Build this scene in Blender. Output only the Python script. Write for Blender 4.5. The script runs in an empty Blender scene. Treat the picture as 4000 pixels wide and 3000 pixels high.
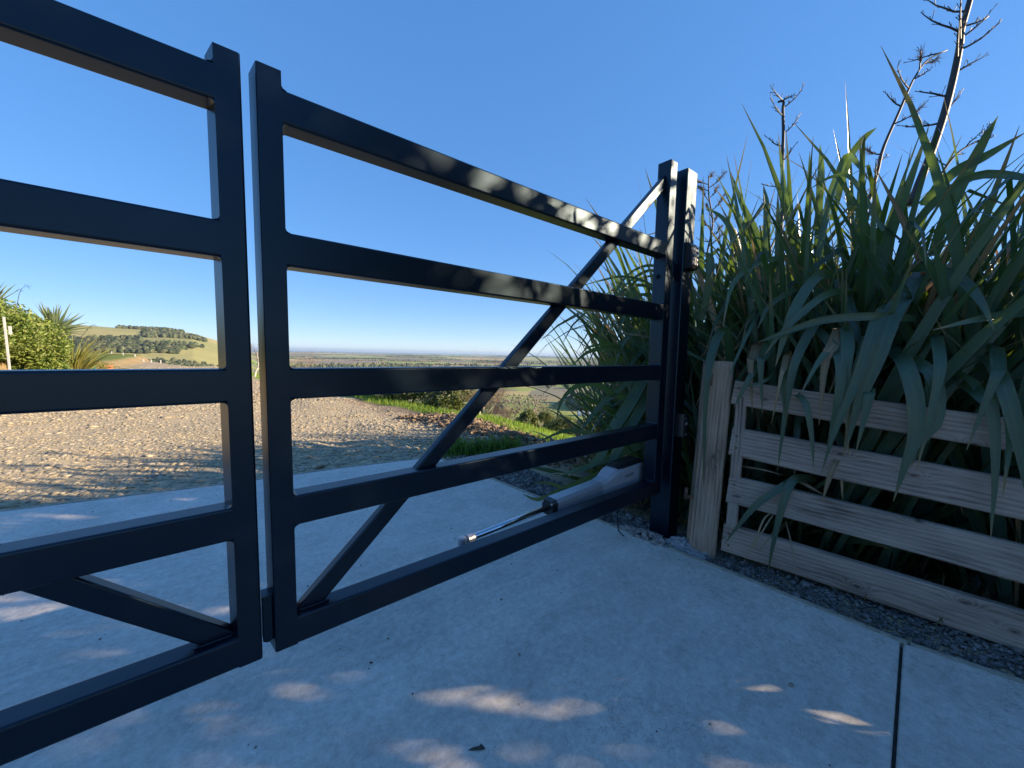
import bpy, math, random
import numpy as np
from mathutils import Vector, Matrix, noise as mnoise
random.seed(7)
rng = np.random.default_rng(7)
scene = bpy.context.scene
COL = scene.collection
R = math.radians

# ---------------------------------------------------------------- camera
CAM = Vector((-0.0995, -1.1248, 1.1148))
YAW, PITCH, ROLL, FPX = 0.6781, -0.0816, 0.0195, 1440.0
cyw, syw, cpt, spt = math.cos(YAW), math.sin(YAW), math.cos(PITCH), math.sin(PITCH)
FWD = Vector((syw * cpt, cyw * cpt, spt))
_r0 = Vector((cyw, -syw, 0)); _u0 = _r0.cross(FWD)
RGT = math.cos(ROLL) * _r0 + math.sin(ROLL) * _u0
UPV = -math.sin(ROLL) * _r0 + math.cos(ROLL) * _u0
cam_d = bpy.data.cameras.new('camera'); cam = bpy.data.objects.new('camera', cam_d); COL.objects.link(cam)
cam_d.sensor_width = 36.0; cam_d.lens = 36.0 * FPX / 4000.0
cam_d.clip_start = 0.02; cam_d.clip_end = 120000
M3 = Matrix((RGT, UPV, -FWD)).transposed()
cam.matrix_world = Matrix.Translation(CAM) @ M3.to_4x4()
scene.camera = cam

# ---------------------------------------------------------------- sky, sun, exposure
SUN_AZ, SUN_EL = 132.0, 22.5            # azimuth from +Y towards +X
world = bpy.data.worlds.new('World'); scene.world = world; world.use_nodes = True
wn, wl = world.node_tree.nodes, world.node_tree.links
wn.clear()
sky = wn.new('ShaderNodeTexSky'); sky.sky_type = 'NISHITA'; sky.sun_disc = False
sky.sun_elevation = R(SUN_EL); sky.sun_rotation = R(SUN_AZ)
sky.air_density = 0.7; sky.dust_density = 0.05; sky.ozone_density = 6.0; sky.altitude = 80
bg = wn.new('ShaderNodeBackground'); bg.inputs['Strength'].default_value = 0.12
wo = wn.new('ShaderNodeOutputWorld')
gm = wn.new('ShaderNodeGamma'); gm.inputs['Gamma'].default_value = 0.38
hs = wn.new('ShaderNodeHueSaturation'); hs.inputs['Hue'].default_value = 0.514; hs.inputs['Saturation'].default_value = 1.78; hs.inputs['Value'].default_value = 1.92
wl.new(sky.outputs[0], gm.inputs['Color']); wl.new(gm.outputs[0], hs.inputs['Color']); wl.new(hs.outputs[0], bg.inputs['Color']); wl.new(bg.outputs[0], wo.inputs['Surface'])
sd = bpy.data.lights.new('sun', 'SUN'); sun = bpy.data.objects.new('sun', sd); COL.objects.link(sun)
sd.energy = 4.4; sd.angle = R(0.53); sd.color = (1.0, 0.81, 0.57)
SUN = Vector((math.sin(R(SUN_AZ)) * math.cos(R(SUN_EL)), math.cos(R(SUN_AZ)) * math.cos(R(SUN_EL)), math.sin(R(SUN_EL))))
sun.rotation_euler = SUN.to_track_quat('Z', 'Y').to_euler()
scene.view_settings.view_transform = 'Standard'; scene.view_settings.look = 'None'
scene.view_settings.exposure = 1.28; scene.view_settings.gamma = 1.0
scene.view_settings.use_curve_mapping = False

# ---------------------------------------------------------------- helpers
def pray(u, v):
    return FWD + RGT * ((u - 2000) / FPX) + UPV * ((1500 - v) / FPX)
def pz(u, v, z=0.0):
    d = pray(u, v); return CAM + d * ((z - CAM.z) / d.z)
def pd(u, v, depth):
    return CAM + pray(u, v) * depth
def pplane(u, v, A, B, off=0.0):
    A = Vector((A[0], A[1], 0)); B = Vector((B[0], B[1], 0)); d = (B - A).normalized(); n = Vector((-d.y, d.x, 0))
    r = pray(u, v); t = (A - CAM).dot(n) / r.dot(n)
    return CAM + r * t + r.normalized() * (-off)
def az_of(u):                    # azimuth (rad from +Y towards +X) of an image column at the horizon
    return YAW + math.atan((u - 2000) / FPX)

def tag(o, label=None, cat=None, group=None, kind=None):
    if label: o['label'] = label
    if cat: o['category'] = cat
    if group: o['group'] = group
    if kind: o['kind'] = kind
    return o
def empty(name, loc=(0, 0, 0), rz=0.0):
    o = bpy.data.objects.new(name, None); COL.objects.link(o); o.location = loc; o.rotation_euler = (0, 0, rz)
    o.empty_display_size = 0.1
    return o
def link(name, me, mat=None, parent=None, loc=None):
    o = bpy.data.objects.new(name, me); COL.objects.link(o)
    if mat and not me.materials: me.materials.append(mat)
    if parent is not None:
        o.parent = parent
        pl = parent.location
        if loc is None: o.location = (-pl.x, -pl.y, -pl.z) if parent.parent is None else (0, 0, 0)
        else: o.location = loc
    elif loc is not None: o.location = loc
    return o

class MB:
    def __init__(s): s.v = []; s.f = []
    def add(s, vs, fs):
        n = len(s.v); s.v += [tuple(p) for p in vs]; s.f += [tuple(i + n for i in f) for f in fs]
    def box(s, a, b):
        x0, y0, z0 = a; x1, y1, z1 = b
        s.add([(x0, y0, z0), (x1, y0, z0), (x1, y1, z0), (x0, y1, z0), (x0, y0, z1), (x1, y0, z1), (x1, y1, z1), (x0, y1, z1)],
              [(0, 3, 2, 1), (4, 5, 6, 7), (0, 1, 5, 4), (1, 2, 6, 5), (2, 3, 7, 6), (3, 0, 4, 7)])
    def bar(s, p0, p1, U, V, w, d, r=0.006, corners=(1, 1, 1, 1), seg=3, cut0=None, cut1=None):
        # rounded rectangular bar; U,V unit vectors; profile spans [0,w]*U x [0,d]*V from p0
        p0 = Vector(p0); p1 = Vector(p1); U = Vector(U); V = Vector(V)
        prof = []
        cs = [((0, 0), (1, 1), 180), ((w, 0), (-1, 1), 270), ((w, d), (-1, -1), 0), ((0, d), (1, -1), 90)]
        for k, ((cx, cy), (sx, sy), a0) in enumerate(cs):
            if not corners[k]: prof.append((cx, cy)); continue
            for i in range(seg + 1):
                a = R(a0 + 90 * i / seg)
                prof.append((cx + sx * r + r * math.cos(a), cy + sy * r + r * math.sin(a)))
        n = len(prof)
        a = [p0 + U * x + V * y for x, y in prof]; b = [p1 + U * x + V * y for x, y in prof]
        fs = [(i, (i + 1) % n, n + (i + 1) % n, n + i) for i in range(n)]
        fs += [tuple(reversed(range(n))), tuple(range(n, 2 * n))]
        s.add(a + b, fs)
    def tube(s, pts, rad, n=8, cap=True):
        pts = [Vector(p) for p in pts]; m = len(pts)
        if not hasattr(rad, '__len__'): rad = [rad] * m
        base = len(s.v); prevx = None
        for i, p in enumerate(pts):
            t = (pts[min(i + 1, m - 1)] - pts[max(i - 1, 0)])
            t = t.normalized() if t.length > 1e-9 else Vector((0, 0, 1))
            if prevx is None:
                x = t.orthogonal().normalized()
            else:
                x = prevx - t * prevx.dot(t); x = x.normalized() if x.length > 1e-6 else t.orthogonal().normalized()
            prevx = x; y = t.cross(x)
            for k in range(n):
                a = 2 * math.pi * k / n
                q = p + (x * math.cos(a) + y * math.sin(a)) * rad[i]
                s.v.append((q.x, q.y, q.z))
        for i in range(m - 1):
            for k in range(n):
                a = base + i * n + k; b = base + i * n + (k + 1) % n
                s.f.append((a, b, b + n, a + n))
        if cap and n > 2:
            s.f.append(tuple(base + k for k in reversed(range(n)))); s.f.append(tuple(base + (m - 1) * n + k for k in range(n)))
    def mesh(s, name, smooth=False):
        me = bpy.data.meshes.new(name); me.from_pydata(s.v, [], s.f); me.update()
        if smooth: me.polygons.foreach_set('use_smooth', [True] * len(me.polygons))
        return me
    def build(s, name, mat, parent=None, smooth=False, loc=None):
        return link(name, s.mesh(name, smooth), mat, parent, loc)

def np_mesh(name, verts, faces, smooth=False, color=None, uv=None):
    """verts (N,3), faces (M,k) of one size"""
    verts = np.asarray(verts, dtype=np.float32); faces = np.asarray(faces, dtype=np.int32)
    me = bpy.data.meshes.new(name)
    me.vertices.add(len(verts)); me.vertices.foreach_set('co', verts.ravel())
    k = faces.shape[1]; m = len(faces)
    me.loops.add(m * k); me.loops.foreach_set('vertex_index', faces.ravel())
    me.polygons.add(m); me.polygons.foreach_set('loop_start', np.arange(0, m * k, k, dtype=np.int32))
    me.update(calc_edges=True)
    if smooth: me.polygons.foreach_set('use_smooth', np.ones(m, dtype=bool))
    if color is not None:
        at = me.color_attributes.new('Col', 'FLOAT_COLOR', 'POINT')
        c = np.ones((len(verts), 4), dtype=np.float32); c[:, :3] = color; at.data.foreach_set('color', c.ravel())
    if uv is not None:
        l = me.uv_layers.new(name='UVMap'); l.data.foreach_set('uv', np.asarray(uv, dtype=np.float32)[faces.ravel()].ravel())
    me.validate(); me.update()
    return me

# ---------------------------------------------------------------- materials
class NT:
    def __init__(s, name):
        s.m = bpy.data.materials.new(name); s.m.use_nodes = True; s.t = s.m.node_tree; s.t.nodes.clear()
        s.out = s.t.nodes.new('ShaderNodeOutputMaterial')
    def n(s, typ, **kw):
        nd = s.t.nodes.new(typ)
        for k, v in kw.items():
            if k in nd.inputs: nd.inputs[k].default_value = v
            else: setattr(nd, k, v)
        return nd
    def l(s, a, b): s.t.links.new(a, b)
    def noise(s, vec, scale, detail=4, rough=0.55, dist=0.0):
        nd = s.n('ShaderNodeTexNoise'); nd.inputs['Scale'].default_value = scale; nd.inputs['Detail'].default_value = detail
        nd.inputs['Roughness'].default_value = rough; nd.inputs['Distortion'].default_value = dist
        if vec is not None: s.l(vec, nd.inputs['Vector'])
        return nd.outputs['Fac']
    def ramp(s, fac, stops):
        nd = s.n('ShaderNodeValToRGB'); e = nd.color_ramp.elements
        while len(e) < len(stops): e.new(0.5)
        for i, (p, c) in enumerate(stops): e[i].position = p; e[i].color = (*c, 1) if len(c) == 3 else c
        s.l(fac, nd.inputs['Fac']); return nd.outputs['Color']
    def math(s, op, a, b=None, c=None):
        nd = s.n('ShaderNodeMath', operation=op)
        for i, x in enumerate((a, b, c)):
            if x is None: continue
            if isinstance(x, (int, float)): nd.inputs[i].default_value = x
            else: s.l(x, nd.inputs[i])
        return nd.outputs[0]
    def mix(s, fac, a, b, blend='MIX'):
        nd = s.n('ShaderNodeMix', data_type='RGBA', blend_type=blend)
        for i, x in ((0, fac), (6, a), (7, b)):
            if isinstance(x, (int, float)): nd.inputs[i].default_value = x
            elif isinstance(x, tuple): nd.inputs[i].default_value = (*x, 1) if len(x) == 3 else x
            else: s.l(x, nd.inputs[i])
        return nd.outputs[2]
    def bump(s, h, strength, dist=0.01):
        nd = s.n('ShaderNodeBump'); nd.inputs['Strength'].default_value = strength; nd.inputs['Distance'].default_value = dist
        s.l(h, nd.inputs['Height']); return nd.outputs['Normal']
    def bsdf(s, color, rough=0.6, normal=None, spec=None, metal=None):
        b = s.n('ShaderNodeBsdfPrincipled')
        if isinstance(color, tuple): b.inputs['Base Color'].default_value = (*color, 1)
        else: s.l(color, b.inputs['Base Color'])
        if isinstance(rough, (int, float)): b.inputs['Roughness'].default_value = rough
        else: s.l(rough, b.inputs['Roughness'])
        if spec is not None: b.inputs['Specular IOR Level'].default_value = spec
        if metal is not None: b.inputs['Metallic'].default_value = metal
        if normal is not None: s.l(normal, b.inputs['Normal'])
        return b
    def done(s, sh): s.l(sh.outputs[0], s.out.inputs['Surface']); return s.m
    def co(s, kind='Object'): return s.n('ShaderNodeTexCoord').outputs[kind]
    def pos(s): return s.n('ShaderNodeNewGeometry').outputs['Position']
    def maprange(s, vec, scale):
        nd = s.n('ShaderNodeMapping'); nd.inputs['Scale'].default_value = scale; s.l(vec, nd.inputs['Vector']); return nd.outputs[0]

def simple(name, color, rough=0.6, var=0.15, scale=20, spec=None, metal=None, bump=0.0):
    t = NT(name); c = t.co()
    f = t.noise(c, scale, 5)
    col = t.ramp(f, [(0.25, tuple(x * (1 - var) for x in color)), (0.75, tuple(min(1, x * (1 + var)) for x in color))])
    nm = t.bump(t.noise(c, scale * 4, 4), bump, 0.004) if bump else None
    return t.done(t.bsdf(col, rough, nm, spec, metal))

def mat_powder():
    t = NT('powder_coat_black'); p = t.pos()
    big = t.noise(p, 3.0, 4); fine = t.noise(p, 420.0, 2, 0.6); dust = t.noise(p, 22.0, 6, 0.65)
    col = t.ramp(dust, [(0.35, (0.0012, 0.0038, 0.0105)), (0.75, (0.003, 0.0065, 0.015))])
    rg = t.n('ShaderNodeMapRange'); rg.inputs['To Min'].default_value = 0.26; rg.inputs['To Max'].default_value = 0.38
    t.l(big, rg.inputs['Value'])
    b = t.bsdf(col, rg.outputs[0], t.bump(fine, 0.12, 0.0012), 0.5)
    b.inputs['Specular Tint'].default_value = (0.55, 0.82, 1.0, 1)
    return t.done(b)

def mat_concrete():
    t = NT('brushed_concrete'); p = t.pos()
    a = t.noise(p, 0.9, 6, 0.6, 0.6); b = t.noise(p, 5.0, 8, 0.68, 0.4); sw = t.noise(t.maprange(p, (2.0, 9.0, 1)), 3.0, 6, 0.65, 1.2)
    fine = t.noise(p, 160, 3, 0.7)
    m = t.math('ADD', t.math('MULTIPLY', a, 0.5), t.math('ADD', t.math('MULTIPLY', b, 0.42), t.math('MULTIPLY', sw, 0.16)))
    col = t.ramp(m, [(0.43, (0.43, 0.375, 0.305)), (0.54, (0.61, 0.53, 0.435)), (0.66, (0.76, 0.67, 0.56))])
    # small rusty and dark stains
    st = t.noise(p, 3.3, 3, 0.5); stm = t.ramp(st, [(0.70, (0, 0, 0)), (0.80, (1, 1, 1))])
    col = t.mix(t.math('MULTIPLY', stm, 0.35), col, (0.33, 0.24, 0.15))
    vo = t.n('ShaderNodeTexVoronoi'); vo.inputs['Scale'].default_value = 7.0; t.l(p, vo.inputs['Vector'])
    sp = t.ramp(vo.outputs['Distance'], [(0.022, (1, 1, 1)), (0.04, (0, 0, 0))])
    col = t.mix(t.math('MULTIPLY', sp, 0.7), col, (0.06, 0.055, 0.05))
    mid = t.noise(p, 38, 5, 0.75, 0.3)
    col = t.mix(0.30, col, t.ramp(mid, [(0.32, (0.16, 0.15, 0.14)), (0.68, (0.95, 0.92, 0.85))]))
    col = t.mix(0.16, col, t.ramp(fine, [(0.3, (0.1, 0.1, 0.1)), (0.7, (0.8, 0.8, 0.8))]))
    # faint trowel arcs and a hairline crack
    wv = t.n('ShaderNodeTexWave', wave_type='RINGS'); wv.inputs['Scale'].default_value = 2.2; wv.inputs['Distortion'].default_value = 9.0; wv.inputs['Detail'].default_value = 4; wv.inputs['Detail Scale'].default_value = 1.4; t.l(p, wv.inputs['Vector'])
    col = t.mix(t.math('MULTIPLY', t.ramp(wv.outputs['Fac'], [(0.78, (0, 0, 0)), (0.95, (1, 1, 1))]), 0.10), col, (0.85, 0.82, 0.76))
    ck = t.noise(p, 1.15, 7, 0.7, 0.2); ckm = t.math('ABSOLUTE', t.math('SUBTRACT', ck, 0.5))
    big = t.noise(p, 0.7, 2, 0.5); ckl = t.math('MULTIPLY', t.ramp(ckm, [(0.0008, (1, 1, 1)), (0.0022, (0, 0, 0))]), t.ramp(big, [(0.53, (0, 0, 0)), (0.58, (1, 1, 1))]))
    col = t.mix(t.math('MULTIPLY', ckl, 0.45), col, (0.12, 0.11, 0.10))
    hgt = t.math('ADD', t.math('MULTIPLY', fine, 0.5), t.math('MULTIPLY', b, 1.5))
    return t.done(t.bsdf(col, t.math('ADD', 0.5, t.math('MULTIPLY', b, 0.25)), t.bump(hgt, 0.4, 0.005), 0.45))

def mat_wood(name, warm=0.0, vertical=False):
    t = NT(name); c = t.co(); oi = t.n('ShaderNodeObjectInfo')
    off = t.n('ShaderNodeVectorMath', operation='ADD'); t.l(c, off.inputs[0])
    cm = t.n('ShaderNodeCombineXYZ'); t.l(t.math('MULTIPLY', oi.outputs['Random'], 37.0), cm.inputs[0]); t.l(t.math('MULTIPLY', oi.outputs['Random'], 11.0), cm.inputs[2]); t.l(cm.outputs[0], off.inputs[1])
    p = off.outputs[0]
    # knots: distance to sparse cell points, stretched along the grain (local X)
    kv = t.n('ShaderNodeTexVoronoi'); kv.inputs['Scale'].default_value = 1.0
    kv.voronoi_dimensions = '2D'; sp0 = t.n('ShaderNodeSeparateXYZ'); t.l(p, sp0.inputs[0]); cm0 = t.n('ShaderNodeCombineXYZ')
    t.l(t.math('MULTIPLY', sp0.outputs[0], 2.6), cm0.inputs[0]); t.l(t.math('MULTIPLY', sp0.outputs[2], 5.0), cm0.inputs[1]); t.l(cm0.outputs[0], kv.inputs['Vector'])
    d = kv.outputs['Distance']
    kn = t.math('POWER', 2.718, t.math('MULTIPLY', t.math('MULTIPLY', d, d), -90.0))
    wob = t.noise(t.maprange(p, (2.2, 5, 7)), 1.0, 3, 0.5)
    sep = t.n('ShaderNodeSeparateXYZ'); t.l(p, sep.inputs[0])
    g = t.math('ADD', t.math('MULTIPLY', sep.outputs[2], 300.0), t.math('ADD', t.math('MULTIPLY', wob, 16.0), t.math('MULTIPLY', kn, 22.0)))
    g = t.math('ADD', g, t.math('MULTIPLY', sep.outputs[1], 60.0))
    bands = t.math('MULTIPLY_ADD', t.math('SINE', g), 0.5, 0.5)
    fib = t.noise(t.maprange(p, (5, 130, 130)), 1.0, 5, 0.7)
    blot = t.noise(t.maprange(p, (3, 7, 7)), 1.0, 5, 0.6)
    w = warm
    light = (0.46 + 0.0 * w, 0.365 - 0.03 * w, 0.295 - 0.07 * w); mid = (0.31, 0.235 - 0.02 * w, 0.185 - 0.045 * w); dark = (0.11, 0.078, 0.06)
    m = t.math('ADD', t.math('MULTIPLY', bands, 0.08), t.math('ADD', t.math('MULTIPLY', fib, 0.52), t.math('MULTIPLY', blot, 0.5)))
    col = t.ramp(m, [(0.36, dark), (0.54, mid), (0.76, light)])
    core = t.math('POWER', 2.718, t.math('MULTIPLY', t.math('MULTIPLY', d, d), -700.0))
    col = t.mix(t.math('MULTIPLY', core, 0.85), col, (0.045, 0.03, 0.025))
    crk = t.noise(t.maprange(p, (1.2, 60, 60)), 1.0, 2, 0.4)
    ck = t.ramp(crk, [(0.27, (1, 1, 1)), (0.31, (0, 0, 0))])
    col = t.mix(t.math('MULTIPLY', ck, 0.7), col, (0.05, 0.04, 0.035))
    h = t.math('ADD', t.math('MULTIPLY', bands, 0.7), t.math('SUBTRACT', t.math('MULTIPLY', fib, 0.8), t.math('MULTIPLY', ck, 1.2)))
    return t.done(t.bsdf(col, 0.85, t.bump(h, 0.4, 0.004), 0.25))

def mat_leaf(name, top, under, trans, tip=(0.30, 0.20, 0.09), rough=0.42, tfac=0.38, tipstart=0.9, stripe=True):
    t = NT(name); oi = t.n('ShaderNodeObjectInfo'); geo = t.n('ShaderNodeNewGeometry')
    uv = t.n('ShaderNodeTexCoord').outputs['UV']; sx = t.n('ShaderNodeSeparateXYZ'); t.l(uv, sx.inputs[0])
    rnd = oi.outputs['Random']
    st = t.noise(t.maprange(uv, (90, 4, 1)), 1.0, 3, 0.6)
    blo = t.noise(t.maprange(uv, (3, 14, 1)), 1.0, 4, 0.6)
    c1 = t.mix(rnd, tuple(x * 0.65 for x in top), tuple(min(1, x * 1.5) for x in top))
    c2 = t.mix(rnd, tuple(x * 0.75 for x in under), tuple(min(1, x * 1.35) for x in under))
    col = t.mix(geo.outputs['Backfacing'], c1, c2)
    col = t.mix(t.math('MULTIPLY', st, 0.45), col, (0.02, 0.035, 0.02))
    col = t.mix(t.math('MULTIPLY', t.ramp(blo, [(0.55, (0, 0, 0)), (0.8, (1, 1, 1))]), 0.35), col, tuple(min(1, x * 1.2) for x in trans))
    rib = t.math('SUBTRACT', 1.0, t.math('MULTIPLY', t.math('ABSOLUTE', t.math('SUBTRACT', sx.outputs[0], 0.5)), 11.0))
    rib = t.math('MAXIMUM', rib, 0.0)
    col = t.mix(t.math('MULTIPLY', rib, 0.35), col, tuple(min(1, x * 2.6) for x in top))
    mar = t.math('MAXIMUM', t.math('SUBTRACT', t.math('MULTIPLY', t.math('ABSOLUTE', t.math('SUBTRACT', sx.outputs[0], 0.5)), 22.0), 10.0), 0.0)
    col = t.mix(t.math('MULTIPLY', mar, 0.5), col, (0.20, 0.12, 0.06))
    tp = t.math('ADD', sx.outputs[1], t.math('MULTIPLY', t.math('SUBTRACT', rnd, 0.5), 0.12))
    tf = t.ramp(tp, [(tipstart, (0, 0, 0)), (min(1.0, tipstart + 0.08), (1, 1, 1))])
    col = t.mix(t.math('MULTIPLY', tf, 0.85), col, tip)
    b = t.bsdf(col, rough, t.bump(st, 0.2, 0.002), 0.5)
    tr = t.n('ShaderNodeBsdfTranslucent'); tc = t.mix(t.math('MULTIPLY', tf, 0.8), trans, tip); t.l(tc, tr.inputs['Color'])
    ms = t.n('ShaderNodeMixShader'); ms.inputs[0].default_value = tfac; t.l(b.outputs[0], ms.inputs[1]); t.l(tr.outputs[0], ms.inputs[2])
    return t.done(ms)

def mat_vcol(name, rough=0.9, noise_amt=0.5, scale=3.0, bump=0.0, bscale=8.0, bdist=0.05, spec=0.2):
    t = NT(name); at = t.n('ShaderNodeAttribute', attribute_name='Col'); p = t.pos()
    f = t.noise(p, scale, 6, 0.65)
    mul = t.ramp(f, [(0.3, (1 - noise_amt,) * 3), (0.7, (1 + noise_amt * 0.6,) * 3)])
    col = t.mix(1.0, at.outputs['Color'], mul, 'MULTIPLY')
    nm = t.bump(t.noise(p, bscale, 6, 0.7), bump, bdist) if bump else None
    return t.done(t.bsdf(col, rough, nm, spec))

def mat_terrain():
    t = NT('terrain_surface'); at = t.n('ShaderNodeAttribute', attribute_name='Col'); p = t.pos()
    f1 = t.noise(p, 0.55, 6, 0.65); f2 = t.noise(p, 9.0, 6, 0.7); f3 = t.noise(p, 60.0, 3, 0.7); f4 = t.noise(p, 0.012, 6, 0.65)
    m = t.math('ADD', t.math('MULTIPLY', f1, 0.25), t.math('ADD', t.math('MULTIPLY', f2, 0.3), t.math('ADD', t.math('MULTIPLY', f3, 0.3), t.math('MULTIPLY', f4, 0.3))))
    mul = t.ramp(m, [(0.42, (0.62,) * 3), (0.58, (1.0,) * 3), (0.74, (1.38,) * 3)])
    col = t.mix(1.0, at.outputs['Color'], mul, 'MULTIPLY')
    h = t.math('ADD', f2, t.math('MULTIPLY', f3, 0.5))
    return t.done(t.bsdf(col, 0.95, t.bump(h, 0.4, 0.03), 0.1))

M = {}
M['powder'] = mat_powder()
M['concrete'] = mat_concrete()
M['wood'] = mat_wood('weathered_pine')
M['postwood'] = mat_wood('weathered_post_wood', 0.6)
M['edging'] = simple('edging_timber', (0.36, 0.33, 0.26), 0.85, 0.35, 25, bump=0.4)
M['flax'] = mat_leaf('flax_leaf', (0.040, 0.080, 0.042), (0.080, 0.140, 0.098), (0.20, 0.32, 0.03), rough=0.27, tfac=0.26)
M['flax_dry'] = mat_leaf('dry_flax_leaf', (0.30, 0.20, 0.10), (0.32, 0.23, 0.13), (0.35, 0.2, 0.07), tfac=0.25)
M['flax_yellow'] = mat_leaf('yellow_flax_leaf', (0.30, 0.29, 0.07), (0.33, 0.31, 0.10), (0.5, 0.45, 0.08), tfac=0.4)
M['yucca'] = mat_leaf('grey_green_leaf', (0.15, 0.20, 0.09), (0.18, 0.23, 0.12), (0.3, 0.35, 0.08), tfac=0.3)
M['redflax'] = mat_leaf('bronze_flax_leaf', (0.14, 0.08, 0.06), (0.2, 0.13, 0.1), (0.3, 0.12, 0.06), tfac=0.3)
M['stalk'] = simple('flax_stalk', (0.035, 0.027, 0.024), 0.6, 0.4, 18)
M['seed'] = simple('dry_flower_tuft', (0.24, 0.15, 0.085), 0.8, 0.4, 30)
M['terrain'] = mat_terrain()
M['stone'] = mat_vcol('gravel_stone', 0.8, 0.25, 40, 0.25, 120, 0.004, 0.3)
M['clod'] = mat_vcol('earth_clod', 0.95, 0.4, 14, 0.8, 30, 0.02, 0.1)
M['foliage'] = None
M['rust'] = simple('rusty_iron', (0.13, 0.06, 0.035), 0.8, 0.5, 60, bump=0.5)
M['opener'] = simple('grey_plastic_shell', (0.34, 0.355, 0.38), 0.42, 0.06, 12, 0.5)
M['alu'] = simple('anodised_aluminium', (0.38, 0.40, 0.43), 0.34, 0.05, 30, 0.5, 0.35)
M['chrome'] = simple('polished_rod', (0.62, 0.64, 0.67), 0.14, 0.04, 20, 0.5, 1.0)
M['black'] = simple('black_plastic', (0.015, 0.016, 0.018), 0.35, 0.3, 30)
M['lens'] = simple('smoked_lens', (0.008, 0.008, 0.01), 0.06, 0.1, 10, 0.8)
M['silver'] = simple('silver_button', (0.55, 0.56, 0.58), 0.3, 0.05, 20, 0.5, 0.6)
M['white_print'] = simple('white_print', (0.7, 0.7, 0.7), 0.6, 0.05, 20)
M['whitemetal'] = simple('galvanised_post', (0.45, 0.44, 0.42), 0.5, 0.15, 14)
M['roughcrete'] = simple('rough_concrete', (0.27, 0.28, 0.29), 0.95, 0.35, 30, bump=1.0)
M['soil'] = simple('dark_soil', (0.05, 0.045, 0.04), 1.0, 0.4, 20, bump=0.6)
M['bark'] = simple('brown_bark', (0.13, 0.10, 0.075), 0.9, 0.35, 14, bump=0.6)
M['palebark'] = simple('pale_bark', (0.46, 0.40, 0.33), 0.85, 0.25, 20, bump=0.3)
M['twig'] = simple('reddish_twig', (0.30, 0.18, 0.13), 0.85, 0.3, 20)
M['teal'] = simple('teal_pot', (0.05, 0.30, 0.30), 0.5, 0.15, 20)
M['orange'] = simple('orange_plastic', (0.62, 0.22, 0.08), 0.6, 0.2, 20)
M['roof_blue'] = simple('grey_blue_roof', (0.22, 0.27, 0.33), 0.6, 0.1, 3)
M['roof_red'] = simple('brown_roof', (0.24, 0.15, 0.11), 0.7, 0.1, 3)
M['wallpaint'] = simple('pale_wall', (0.62, 0.59, 0.52), 0.8, 0.08, 3)
def mat_cards(name, cols, trans, tfac=0.3, rough=0.5):
    t = NT(name); at = t.n('ShaderNodeAttribute', attribute_name='Col')
    b = t.bsdf(at.outputs['Color'], rough, None, 0.35)
    tr = t.n('ShaderNodeBsdfTranslucent'); t.l(t.mix(0.5, at.outputs['Color'], trans), tr.inputs['Color'])
    ms = t.n('ShaderNodeMixShader'); ms.inputs[0].default_value = tfac; t.l(b.outputs[0], ms.inputs[1]); t.l(tr.outputs[0], ms.inputs[2])
    return t.done(ms)
M['cards'] = mat_cards('small_leaves', None, (0.30, 0.38, 0.06))
M['grassblade'] = mat_cards('grass_blades', None, (0.35, 0.5, 0.06), 0.4, 0.6)
M['woods'] = mat_vcol('far_tree_foliage', 0.95, 0.45, 0.35, 0.0)
M['sea'] = simple('sea_water', (0.10, 0.20, 0.27), 0.35, 0.05, 0.001)

# ---------------------------------------------------------------- terrain
def sstep(x, a, b):
    t = np.clip((x - a) / (b - a), 0, 1); return t * t * (3 - 2 * t)
EDGE_Y = np.array([-60, -8, -1.0, 0.6, 1.7, 2.6, 3.7, 4.56, 5.94, 8.25, 16.3, 28.2, 60.0])
EDGE_X = np.array([30, 12, 6.0, 3.8, 3.05, 3.2, 3.12, 3.06, 2.87, 2.43, 1.03, 0.0, -3.0])
def edge_e(x, y):
    ex = x - np.interp(y, EDGE_Y, EDGE_X)
    yc = 29 + 15 * sstep(-x, 1.0, 6.0)
    ey = y - yc
    a = np.maximum(ex, 0); b = np.maximum(ey, 0)
    return np.sqrt(a * a + b * b), ex, ey
VAL = 72.0
HP_AZ = np.radians([-60, -30, -16, -10.4, -6, -4.5, -2, 0.5, 2.0, 4.1, 8.0, 11.0])
HP_EL = np.radians([1.6, 1.7, 1.75, 1.62, 1.50, 1.55, 1.38, 0.62, 0.2, -0.35, -1.2, -2.0])
def hash_noise(x, y, s, seed=0):
    # cheap smooth value noise
    xs = x / s; ys = y / s; xi = np.floor(xs).astype(np.int64); yi = np.floor(ys).astype(np.int64); fx = xs - xi; fy = ys - yi
    fx = fx * fx * (3 - 2 * fx); fy = fy * fy * (3 - 2 * fy)
    def hh(a, b):
        n = (a * 374761393 + b * 668265263 + seed * 982451653) & 0x7fffffff
        n = ((n ^ (n >> 13)) * 1274126177) & 0x7fffffff
        return ((n ^ (n >> 16)) & 0xffff) / 65535.0
    return (hh(xi, yi) * (1 - fx) + hh(xi + 1, yi) * fx) * (1 - fy) + (hh(xi, yi + 1) * (1 - fx) + hh(xi + 1, yi + 1) * fx) * fy
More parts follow.
